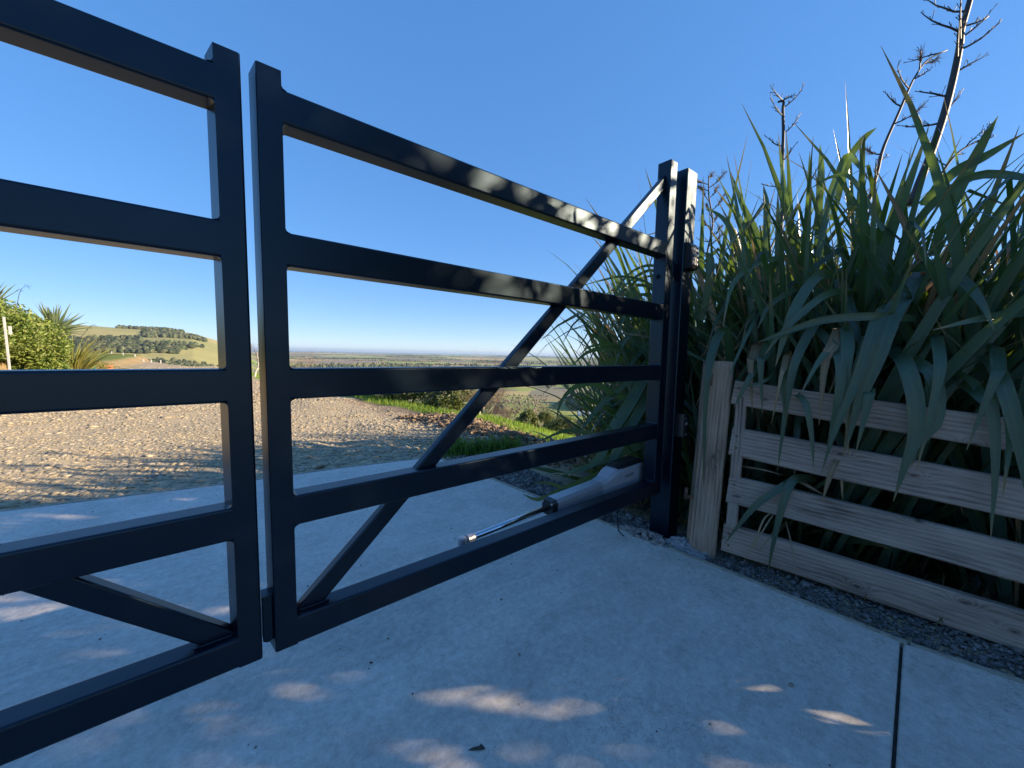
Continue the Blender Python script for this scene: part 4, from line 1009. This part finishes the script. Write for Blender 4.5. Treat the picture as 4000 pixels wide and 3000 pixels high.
stalk(fE, PD([(3340, 960), (3387, 808), (3426, 675), (3450, 579), (3508, 446), (3544, 362), (3574, 301), (3622, 235), (3700, 196)], 2.75), .014, .004, 11, 2, 0.5, 1.05)
stalk(fE, PD([(3560, 800), (3592, 711), (3640, 591), (3688, 446), (3725, 301), (3749, 181), (3755, 120), (3779, 36), (3820, -120), (3840, -260)], 2.45), .024, .013, 18, 3, 0.0, 1.35)
stalk(fG, PD([(2760, 1080), (2763, 988), (2784, 874), (2769, 765), (2769, 687)], 3.3), .010, .005, 14, 4, 0.7, 0.8)
stalk(fD, PD([(3600, 800), (3720, 620), (3800, 560), (3850, 540)], 2.6), .008, .004, 5, 5, 0.0, 0.8)

# ---------------------------------------------------------------- leaf-card trees and bare trees
def leafcards(P, size, seed, cols, var=0.35, aspect=0.45):
    g_ = np.random.default_rng(seed); n = len(P); d = g_.normal(size=(n, 3)); d /= np.linalg.norm(d, axis=1)[:, None]
    e = g_.normal(size=(n, 3)); e -= (e * d).sum(1)[:, None] * d; e /= np.linalg.norm(e, axis=1)[:, None]
    s = size * g_.uniform(0.6, 1.4, n)[:, None]
    V = np.stack([P - d * s, P + e * s * aspect, P + d * s, P - e * s * aspect], 1)
    V[:, 1] += np.cross(d, e) * s * 0.15; V[:, 3] += np.cross(d, e) * s * 0.15
    F = np.arange(n * 4).reshape(n, 4); pal = np.asarray(cols); c = pal[g_.integers(0, len(pal), n)] * g_.uniform(1 - var, 1 + var, (n, 1))
    return V.reshape(-1, 3), F, np.repeat(c, 4, axis=0)
def clumps(ctrs, rads, per, seed, flat=0.8):
    g_ = np.random.default_rng(seed); out = []
    for c, r_ in zip(ctrs, rads):
        d = g_.normal(size=(per, 3)); d /= np.linalg.norm(d, axis=1)[:, None]; q = g_.random(per)[:, None] ** 0.45
        out.append(np.asarray(c) + d * q * r_ * np.array([1, 1, flat]))
    return np.concatenate(out)
OL = [(0.14, 0.16, 0.065), (0.19, 0.20, 0.085), (0.24, 0.25, 0.12), (0.10, 0.12, 0.05)]
GY = [(0.15, 0.21, 0.035), (0.21, 0.27, 0.05), (0.10, 0.16, 0.03), (0.28, 0.31, 0.09)]
GR = [(0.09, 0.15, 0.025), (0.13, 0.19, 0.035), (0.17, 0.22, 0.05), (0.06, 0.10, 0.02)]
def limbs(mb, base, tips, r0, seed):
    rr = random.Random(seed); b = Vector(base)
    for t in tips:
        t = Vector(t); m1 = b.lerp(t, 0.35) + Vector((rr.gauss(0, .05), rr.gauss(0, .05), 0.1)) * (t - b).length * 0.5; m2 = b.lerp(t, 0.7) + Vector((rr.gauss(0, .05), rr.gauss(0, .05), 0.05)) * (t - b).length * 0.4
        mb.tube([b, m1, m2, t], [r0, r0 * 0.6, r0 * 0.35, r0 * 0.12], 6, False)
def leafy_tree(name, label, cat, x, y, h, wr, trunk_h, nclump, per, leaf, cols, seed, group=None, bark='bark', crown_r=0.38, shape=1.0):
    rr = random.Random(seed); z0 = hz(x, y); root = empty(name, (x, y, z0)); tag(root, label, cat, group)
    ctrs = []; rads = []
    for i in range(nclump):
        a = rr.uniform(0, 2 * math.pi); u_ = rr.random() ** 0.5; t = rr.random(); zz = trunk_h + (h - trunk_h) * t * 0.93
        ww = wr * math.sin(math.pi * min(1, 0.18 + 0.80 * t)) ** 0.7 * shape
        ctrs.append((math.cos(a) * ww * u_, math.sin(a) * ww * u_, zz)); rads.append(wr * crown_r * rr.uniform(0.6, 1.15))
    P = clumps(ctrs, rads, per, seed); V, F, C = leafcards(P, leaf, seed, cols)
    me = np_mesh('crown', V, F, False, C); me.materials.append(M['cards']); link('crown', me, None, root, (0, 0, 0))
    mb = MB(); fork = Vector((rr.uniform(-.05, .05) * h, rr.uniform(-.05, .05) * h, trunk_h * 1.05 + 0.05)); r0 = 0.022 * h + 0.012
    mb.tube([(0, 0, -0.15), fork * 0.5, fork], [r0 * 1.25, r0, r0 * 0.8], 8); limbs(mb, fork, rr.sample(ctrs, min(9, len(ctrs))), r0 * 0.7, seed)
    mb.build('trunk', M[bark], root, True, (0, 0, 0)); return root
def bare_tree(name, label, x, y, h, seed, spread=0.5, levels=4, r0=None, group=None, trunkmat='palebark', twigmat='twig', nsplit=4, upness=0.35, trunk_frac=0.25):
    rr = random.Random(seed); z0 = hz(x, y); root = empty(name, (x, y, z0)); tag(root, label, 'tree', group)
    mt, mw = MB(), MB(); r0 = r0 or 0.018 * h + 0.01
    def grow(p, d, L, r, lev):
        pts = [p]; rs = [r]; q = p; k = 4
        for i in range(k):
            d = (d + Vector((rr.gauss(0, .10), rr.gauss(0, .10), rr.gauss(0.04, .06)))).normalized(); q = q + d * L / k; pts.append(q); rs.append(r * (1 - 0.55 * (i + 1) / k))
        (mt if lev <= 1 else mw).tube(pts, rs, 6 if lev <= 1 else 3, False)
        if lev >= levels: return
        nb = nsplit + rr.randint(0, 2)
        for i in range(nb):
            t = rr.uniform(0.35, 1.0) if lev else rr.uniform(0.75, 1.0); f = t * k; j = min(int(f), k - 1); b = pts[j].lerp(pts[j + 1], f - j)
            a = rr.uniform(0, 2 * math.pi); o_ = Vector((math.cos(a), math.sin(a), 0)); o_ = (o_ - d * o_.dot(d)).normalized()
            nd = (d * (1 - spread) + o_ * spread + Vector((0, 0, upness * 0.5))).normalized()
            grow(b, nd, L * rr.uniform(0.55, 0.85) * (1.6 if lev == 0 else 1), rs[-1] * rr.uniform(0.55, 0.9) if lev else r * rr.uniform(0.4, 0.6), lev + 1)
    grow(Vector((0, 0, -0.1)), Vector((rr.gauss(0, .06), rr.gauss(0, .06), 1)).normalized(), h * trunk_frac, r0, 0)
    # scale to the wanted height
    zm = max([v[2] for v in mw.v] + [v[2] for v in mt.v]); k = h / zm
    for m_ in (mt, mw): m_.v = [(a * k, b * k, c * k) for a, b, c in m_.v]
    mt.build('trunk', M[trunkmat], root, True, (0, 0, 0)); mw.build('twigs', M[twigmat], root, False, (0, 0, 0)); return root
def xy(u, d): a = az_of(u); return CAM.x + math.sin(a) * d, CAM.y + math.cos(a) * d
def ztop_at(u, v, d): r_ = pray(u, v); return CAM.z + d * r_.z / math.hypot(r_.x, r_.y)

# shade trees standing to the sunward side, beyond the right edge of the view
def along(q, t): sa, ca = math.sin(R(SUN_AZ)), math.cos(R(SUN_AZ)); return (-ca * q + sa * t, sa * q + ca * t)
for k, (q, t, h, wr, lab) in enumerate([(-1.25, 6.8, 6.4, 1.5, 'leafy small tree beyond the flax past the right edge, middle of three'), (0.40, 6.3, 4.95, 1.28, 'leafy small tree beyond the flax past the right edge, nearest the gate'), (-3.1, 6.4, 6.4, 1.5, 'leafy small tree beyond the flax past the right edge, farthest from the gate')]):
    x, y = along(q, t); leafy_tree('shade_tree', lab, 'tree', x, y, h, wr, 0.25, 52 if q > 0 else 116, 150, 0.062, GR, 300 + k, 'shade trees beyond the flax', crown_r=0.55)

x, y = along(1.0, 4.5); leafy_tree('added_shade_shrub', 'leafy upright shrub added out of view past the right edge to shade the gate', 'shrub', x, y, 3.55, .42, 0.3, 26, 110, 0.05, GR, 310, None, crown_r=0.5)  # unseen shrub, added to keep direct sun off the right end of the top rail

# olives and other shrubs below the drive edge
def top_h(u, v, d): x, y = xy(u, d); return x, y, max(0.6, ztop_at(u, v, d) - hz(x, y))
OLIVES = [(1450, 1455, 10.8, .62, 'small olive at the far end of the row below the gravel edge'), (1530, 1450, 10.2, .62, 'olive second from the far end of the row below the gravel'),
          (1610, 1450, 9.6, .60, 'olive in the middle of the row below the gravel, beside a leaning trunk'), (1700, 1458, 9.2, .58, 'olive fourth along the row, left of the gate brace'), (1780, 1490, 8.8, .48, 'dense olive nearest the gate brace in the row'),
          (2066, 1605, 13, .42, 'small olive on its own trunk above the valley pasture'), (2135, 1612, 13.5, .55, 'rounded olive second from the flax above the valley pasture'), (2215, 1628, 12.5, .60, 'wide olive beside the flax leaves above the valley pasture'), (2310, 1640, 12.5, .6, 'olive partly hidden behind the arching flax leaves')]
for k, (u, v, d, w, lab) in enumerate(OLIVES):
    x, y, h = top_h(u, v, d); leafy_tree('olive_tree', lab, 'tree', x, y, h, w, h * 0.22, 34, 120, 0.036, OL, 400 + k, 'olive trees below the drive', crown_r=0.42)
BARE = [(1872, 1352, 7.6, 'young bare tree with pale trunk behind the earth clods', .55, 5, 4), (1945, 1560, 12.5, 'small forked bare sapling right of the pale trunk', .55, 4, 3), (2010, 1560, 13.5, 'thin bare sapling with dry leaves beside the olives', .5, 4, 4),
        (1650, 1470, 13, 'leaning bare trunk among the olive row', .45, 3, 2), (1165, 1352, 20, 'reddish bare tree just right of the meeting stiles', .6, 5, 4), (992, 1290, 19, 'bare tree showing in the gap between the gate leaves', .45, 5, 3), (1235, 1420, 26, 'low bare scrub tree by the reddish tree', .6, 4, 4), (1890, 1430, 16, 'reddish bare tree behind the young pale-trunked one', .6, 5, 4)]
for k, (u, v, d, lab, sp, lv, ns_) in enumerate(BARE):
    x, y, h = top_h(u, v, d); bare_tree('bare_tree', lab, x, y, h, 500 + k, sp, lv, r0=0.045 if k == 0 else None, group='bare winter trees below the drive', nsplit=ns_)
x, y, h = top_h(2120, 1508, 150); bare_tree('bare_tree', 'large pinkish bare tree in the valley by the houses', x, y, h * 1.0, 520, .55, 5, group='bare winter trees below the drive', nsplit=4, trunkmat='twig')
x, y, h = top_h(2020, 1525, 170); bare_tree('bare_tree', 'pinkish bare tree in the valley left of the largest one', x, y, h * 1.0, 521, .55, 5, group='bare winter trees below the drive', nsplit=4, trunkmat='twig')

# shrubs, yucca and flax on the left bank
SHR = [(-60, 1165, 17.0, 1.2, 'large glossy shrub on the bank behind the pale marker post'), (85, 1235, 17.6, .95, 'glossy shrub sloping down beside the spiky plant'), (-190, 1120, 16.5, 1.5, 'tall shrub at the left edge of the view'), (150, 1345, 17.2, .55, 'low leafy shrub under the spiky plant')]
for k, (u, v, d, w, lab) in enumerate(SHR):
    x, y, h = top_h(u, v, d); leafy_tree('shrub', lab, 'shrub', x, y, h, w, 0.08, 80, 260, 0.045, GY, 600 + k, 'shrubs on the left bank', crown_r=0.36)
def radial_plant(name, label, cat, x, y, z, n, L0, L1, W, thmax, seed, mat, droop=(10, 60), group=None):
    rr = random.Random(seed); root = empty(name, (x, y, z)); tag(root, label, cat, group)
    for i in range(n):
        pts, sides = proc_leaf(rr, (rr.gauss(0, .03), rr.gauss(0, .03), 0), rr.uniform(0, 6.283), R(rr.uniform(2, thmax)), rr.uniform(L0, L1), W, R(rr.uniform(*droop)), 0)
        me = leaf_mesh('leaf', pts, sides, W, 0.2, 0.3); me.materials.append(M[mat]); link('leaf', me, None, root, (0, 0, 0))
    return root
def on_bank(u, v, d): x, y = xy(u, d); return x, y, ztop_at(u, v, d)
x, y, z = on_bank(222, 1298, 18.2); radial_plant('yucca', 'spiky grey-green rosette plant on the left bank', 'yucca', x, y, z, 110, .65, 1.05, .06, 100, 71, 'yucca', (0, 25))
yk = empty('yucca_trunk_dummy') if False else None
x, y, z = on_bank(285, 1385, 18.8); radial_plant('flax_bush', 'yellowish flax bush right of the spiky plant on the bank', 'flax', x, y, hz(x, y), 240, 1.0, 1.9, .05, 75, 72, 'flax_yellow', (30, 120))
x, y, z = on_bank(-40, 1215, 18.5); radial_plant('yucca', 'spiky plant top behind the shrub at the left edge', 'yucca', x, y, z, 60, .7, 1.1, .06, 90, 73, 'yucca', (0, 30))
x, y, z = on_bank(360, 1395, 24.0); pot = empty('potted_flax', (x, y, hz(x, y))); tag(pot, 'bronze flax growing in a small teal pot by the bank', 'potted plant')
mb = MB(); mb.tube([(0, 0, -.02), (0, 0, .16), (0, 0, .18)], [.07, .095, .10], 14); mb.build('pot', M['teal'], pot, True, (0, 0, 0))
rr = random.Random(75)
for i in range(26):
    pts, sides = proc_leaf(rr, (0, 0, .15), rr.uniform(0, 6.28), R(rr.uniform(4, 55)), rr.uniform(.25, .42), .03, R(30), 0); me = leaf_mesh('leaf', pts, sides, .03, .2, .3); me.materials.append(M['redflax']); link('leaf', me, None, pot, (0, 0, 0))
x, y, z = on_bank(385, 1400, 24.0); radial_plant('grass_clump', 'upright green clump right of the teal pot', 'grass', x + .1, y, hz(x, y), 40, .3, .5, .02, 35, 76, 'flax_yellow', (5, 40))
x, y = xy(412, 24.5); mb = MB()
mb.tube([(x + 0.2 * math.cos(i * .5) , y + .09 * math.sin(i * .5), hz(x, y) + .05 + .008 * i) for i in range(26)], .032, 6); tag(mb.build('hose_coil', M['orange'], None, True), 'orange coil lying on the grass beside the teal pot', 'coil')
# pale marker post at the left
mp = empty('marker_post', (*xy(38, 12.0), 0)); tag(mp, 'pale slender post with small plate in front of the shrub', 'post')
px_, py_ = mp.location.x, mp.location.y; zb = hz(px_, py_); zt_ = ztop_at(24, 1238, 12.0)
mb = MB(); mb.bar((px_ - .026, py_, zb - .1), (px_ - .05, py_, zt_), (1, 0, 0), (0, 1, 0), .032, .03, .006); mb.build('shaft', M['whitemetal'], mp)
mb = MB(); zc = ztop_at(38, 1290, 12.0); mb.bar((px_ + .004, py_ + .01, zc - .08), (px_ + .004, py_ + .01, zc + .08), (1, 0, 0), (0, 1, 0), .04, .03, .006); mb.build('plate', M['whitemetal'], mp)
# dead flower stalk twigs on the bank
for u0, v0, u1, v1, d, lab, rt in [(72, 1180, 122, 1120, 12.5, '', None)]:
    pass
def thin_stalk(label, pts, d, seed):
    rr = random.Random(seed); c = catmull([pd(u, v, d) for u, v in pts], 12); mb = MB(); mb.tube(c, [.008 - .0005 * i for i in range(13)], 5)
    for i in (5, 7, 9, 11):
        o_ = c[i]; q = o_ + RGT * rr.uniform(.08, .2) * (1 if i % 4 == 1 else -1) + UPV * rr.uniform(-.12, .06); mb.tube([o_, o_.lerp(q, .5) + UPV * .03, q], [.004, .003, .007], 4)
    return tag(mb.build('flower_stalk', M['stalk']), label, 'flower stalk')
thin_stalk('dry flower stalk rising above the shrub on the bank', [(66, 1200), (75, 1150), (90, 1124), (125, 1117)], 10.5, 1)
thin_stalk('dry flower stalk leaning right from the yellowish flax', [(318, 1315), (335, 1295), (350, 1278), (376, 1266)], 12.5, 2)
# white fence posts across the paddock
ORD = ['leftmost', 'second from left', 'third from left', 'third from right', 'second from right', 'rightmost']
for k, (u, v, d) in enumerate([(437, 1392, 45), (482, 1398, 42), (528, 1405, 40), (560, 1412, 38), (590, 1415, 37), (627, 1424, 36)]):
    x, y = xy(u, d); mb = MB(); mb.box((x - .03, y - .03, hz(x, y) - .2), (x + .03, y + .03, hz(x, y) + .20)); tag(mb.build('fence_post', M['whitemetal']), 'tiny pale paddock post beyond the gravel crest, ' + ORD[k], 'post', 'pale paddock posts')

# ---------------------------------------------------------------- grass
def blades(name, P, L, W, cols, seed, label, lean=0.5):
    g_ = np.random.default_rng(seed); n = len(P); a = g_.uniform(0, 2 * np.pi, n); hd = np.stack([np.cos(a), np.sin(a), np.zeros(n)], 1); sd2 = np.stack([-np.sin(a), np.cos(a), np.zeros(n)], 1)
    l = (L * g_.uniform(.5, 1.3, n))[:, None]; le = g_.uniform(0.1, lean, n)[:, None]; up = np.array([0, 0, 1.0])
    w = W * g_.uniform(.7, 1.3, n)[:, None]
    m_ = P + up * l * .55 + hd * l * le * .25; t_ = P + up * l * (1 - le * .4) + hd * l * le
    V = np.stack([P - sd2 * w, P + sd2 * w, m_ + sd2 * w * .8, m_ - sd2 * w * .8, t_], 1); m5 = 5
    b = np.arange(n)[:, None] * m5
    F1 = b + np.array([0, 1, 2, 3]); F2 = b + np.array([3, 2, 4, 4])
    pal = np.asarray(cols); c = pal[g_.integers(0, len(pal), n)] * g_.uniform(.7, 1.3, (n, 1))
    F = np.concatenate([b + np.array([0, 1, 2]), b + np.array([0, 2, 3]), b + np.array([3, 2, 4])])
    me = np_mesh(name, V.reshape(-1, 3), F, False, np.repeat(c, m5, axis=0)); me.materials.append(M['grassblade'])
    return tag(link(name, me), label, 'grass', kind='stuff')
GC = [(0.18, 0.28, 0.03), (0.24, 0.34, 0.04), (0.14, 0.22, 0.03), (0.28, 0.34, 0.07)]
n5 = 26000; Y = 1.0 + rng.random(n5) ** 1.2 * 14; X = np.interp(Y, EDGE_Y, EDGE_X) + 0.02 + rng.random(n5) ** 1.3 * 7
blades('lawn_grass', np.stack([X, Y, height(X, Y)], 1), 0.075 * np.interp(Y, [1, 15], [1, 1.8]), 0.006, GC, 21, 'short bright grass on the slope below the drive edge')
n6 = 1500; c_ = np.array([(1.98, 2.50), (2.2, 2.36), (2.42, 2.1), (2.05, 2.62), (2.33, 2.25)])[rng.integers(0, 5, n6)]; P = c_ + rng.normal(0, .10, (n6, 2))
blades('grass_tuft', np.stack([P[:, 0], P[:, 1], height(P[:, 0], P[:, 1])], 1), 0.17, 0.005, [(0.07, 0.15, 0.02), (0.10, 0.19, 0.03), (0.05, 0.11, 0.02)], 22, 'dark green grass tuft at the far corner of the concrete', 0.9)
n7 = 5200; Y = 7 + rng.random(n7) * 20; X = -3.95 - rng.random(n7) ** .8 * 2.6
blades('bank_grass', np.stack([X, Y, height(X, Y)], 1), 0.16, 0.012, [(0.38, 0.27, 0.12), (0.30, 0.25, 0.09), (0.18, 0.22, 0.05), (0.42, 0.32, 0.18)], 23, 'dry straw-coloured grass on the left bank', 0.9)
n8 = 700; Y = -2.2 + rng.random(n8) * 3.2; X = redge(Y) + 0.3 + rng.random(n8) * .5
blades('dry_litter', np.stack([X, Y, height(X, Y)], 1), 0.12, 0.003, [(0.25, 0.18, 0.09), (0.33, 0.25, 0.14)], 24, 'dry leaf litter under the fence and flax', 1.6)

# ---------------------------------------------------------------- far woods, shelterbelts and houses
def woods(name, label, P, S, cols, seed, flat=1.1):
    g_ = np.random.default_rng(seed)
    return lumps(name, P, S, flat, 0.30, cols, M['woods'], label, 'woodland', 0.05, True, False, 0.35, seed)
DW = [(0.07, 0.09, 0.045), (0.09, 0.105, 0.055), (0.12, 0.125, 0.07), (0.055, 0.07, 0.042)]
BW = [(0.30, 0.22, 0.17), (0.25, 0.19, 0.14), (0.20, 0.17, 0.11)]
def patch(n, uc, uw, d0, d1, size, seed, skew=0.0):
    g_ = np.random.default_rng(seed); d = g_.uniform(d0, d1, n); a = np.array([az_of(uc)] * n) + g_.uniform(-1, 1, n) * uw + skew * (d - d0) / (d1 - d0)
    x = CAM.x + np.sin(a) * d; y = CAM.y + np.cos(a) * d; s = size * g_.uniform(.6, 1.4, n)
    return np.stack([x, y, height(x, y) + s * .7], 1), s
ps = [patch(520, 690, .045, 1500, 1640, 5, 31), patch(420, 600, .045, 1850, 1960, 4.5, 32), patch(120, 430, .05, 2250, 2300, 5, 33), patch(9, 585, .010, 2290, 2300, 5, 34),
      patch(420, 470, .08, 1080, 1230, 4.2, 35, .04), patch(380, 770, .08, 850, 980, 3.6, 36), patch(500, 640, .10, 700, 900, 3.6, 37), patch(500, 400, .05, 1150, 1400, 5, 38)]
woods('far_woodland', 'dark bush and pine blocks on the far hills', np.concatenate([p for p, s in ps]), np.concatenate([s for p, s in ps]), DW, 41)
ps = [patch(700, 800, .07, 430, 620, 1.2, 51), patch(350, 2000, .10, 420, 650, 1.2, 52)]
woods('far_scrub', 'brown bare scrub in the valley', np.concatenate([p for p, s in ps]), np.concatenate([s for p, s in ps]), BW, 42)
ps = [patch(260, 2320, .055, 480, 560, 6.5, 53), patch(90, 1930, .03, 420, 470, 4.5, 54), patch(700, 1950, .5, 800, 2200, 6, 55), patch(60, 2150, .05, 250, 300, 2.6, 56), patch(50, 2250, .06, 330, 345, 3, 57), patch(130, 1560, .05, 1200, 1400, 7, 58)]
woods('valley_trees', 'dark evergreen groves on the valley floor', np.concatenate([p for p, s in ps]), np.concatenate([s for p, s in ps]), DW, 43)
# shelterbelt lines on the plain
PB, SB, PC, SC = [], [], [], []
g2 = np.random.default_rng(77)
for k in range(150):
    d = math.exp(g2.uniform(math.log(1300), math.log(12500))); a = g2.uniform(R(4), R(95)); L = g2.uniform(120, 800) * (d / 4000) ** .4; th = a + math.pi / 2 + g2.normal(0, .25)
    n = int(L / (9 + d / 700)); t = np.linspace(-.5, .5, max(n, 3)) * L
    x = CAM.x + math.sin(a) * d + t * math.sin(th); y = CAM.y + math.cos(a) * d + t * math.cos(th); s = g2.uniform(3.5, 6.5) * (0.8 + d / 9000) * g2.uniform(.7, 1.2, len(t))
    tgt = (PB, SB) if k % 3 else (PC, SC)
    tgt[0].append(np.stack([x, y, height(x, y) + s * .6], 1)); tgt[1].append(s)
woods('shelterbelts', 'dark shelterbelt tree lines across the plain', np.concatenate(PB), np.concatenate(SB), DW, 44)
woods('bare_shelterbelts', 'brown leafless tree lines across the plain', np.concatenate(PC), np.concatenate(SC), BW, 45)
def house(label, u, d, w, l, h, rot, roof):
    x, y = xy(u, d); z = hz(x, y); root = empty('farm_house', (x, y, z), rot); tag(root, label, 'house', 'houses in the valley')
    mb = MB(); mb.box((-w / 2, -l / 2, -.5), (w / 2, l / 2, h)); mb.build('wall', M['wallpaint'], root, False, (0, 0, 0))
    e = .5; rh = w * .28; mb = MB()
    mb.add([(-w / 2 - e, -l / 2 - e, h + .01), (w / 2 + e, -l / 2 - e, h + .01), (w / 2 + e, l / 2 + e, h + .01), (-w / 2 - e, l / 2 + e, h + .01), (0, -l / 2 - e, h + rh), (0, l / 2 + e, h + rh)], [(0, 1, 4), (2, 3, 5), (1, 2, 5, 4), (3, 0, 4, 5), (0, 3, 2, 1)])
    mb.build('roof', M[roof], root, False, (0, 0, 0))
for a in [('grey-blue roofed house among the valley trees', 1992, 300, 11, 17, 3.2, .6, 'roof_blue'), ('pale house with grey-blue roof at left in the valley', 1908, 330, 9, 16, 3.2, 1.2, 'roof_blue'), ('small white shed alone in the valley pasture', 2128, 210, 4, 6, 2.2, .4, 'roof_blue'), ('brown-roofed house among the trees beyond the pasture', 2070, 380, 11, 15, 3.2, 2.0, 'roof_red'), ('house with pale roof at right in the valley', 2290, 430, 10, 16, 3.2, .9, 'roof_blue'), ('low brown-roofed farm building on the plain', 1755, 1500, 20, 50, 5, 1.3, 'roof_red'), ('pale farm building on the far left plain', 1300, 1500, 14, 40, 4, 1.0, 'roof_blue')]: house(*a)

# ---------------------------------------------------------------- small things on the concrete
n9 = 520; X = rng.uniform(-2.6, 1.95, n9); Y = rng.uniform(-1.0, 2.5, n9); k_ = (X < redge(Y) - 0.02) & (Y < np.where(X < 1.7, yfar(X), 9) - 0.05); X, Y = X[k_], Y[k_]
S = np.clip(rng.lognormal(math.log(0.0026), 0.5, len(X)), 0.0012, 0.009)
lumps('grit', np.stack([X, Y, S * 0.35], 1), S, 0.5, 0.3, [(0.06, 0.05, 0.04), (0.2, 0.17, 0.13), (0.12, 0.08, 0.05), (0.35, 0.3, 0.24)], M['stone'], 'scattered grit and leaf crumbs on the concrete', 'grit', seed=61)
fl = pz(1868, 2925, 0.004)
mb = MB(); mb.add([(fl.x - .026, fl.y + .016, .003), (fl.x - .012, fl.y + .011, .007), (fl.x + .006, fl.y + .001, .009), (fl.x + .017, fl.y - .012, .003), (fl.x + .007, fl.y - .010, .005), (fl.x - .013, fl.y + .004, .004), (fl.x + .014, fl.y + .006, .006)], [(0, 5, 1), (1, 5, 4, 2), (2, 4, 3), (2, 3, 6)])
tag(mb.build('fallen_leaf', M['soil']), 'torn dark leaf fragment lying on the concrete', 'leaf')

# ---------------------------------------------------------------- haze
mb = MB(); mb.box((-47000, -47000, -VAL - 40), (47000, 47000, 120)); hm = bpy.data.materials.new('haze_air'); hm.use_nodes = True
ht = hm.node_tree; ht.nodes.clear(); ho = ht.nodes.new('ShaderNodeOutputMaterial'); hv = ht.nodes.new('ShaderNodeVolumePrincipled')
hv.inputs['Color'].default_value = (0.66, 0.83, 1.0, 1); hv.inputs['Density'].default_value = 0.00005; hv.inputs['Anisotropy'].default_value = 0.2
ht.links.new(hv.outputs[0], ho.inputs['Volume'])
tag(mb.build('haze', hm), 'thin pale air haze over the plain', 'haze', kind='stuff')
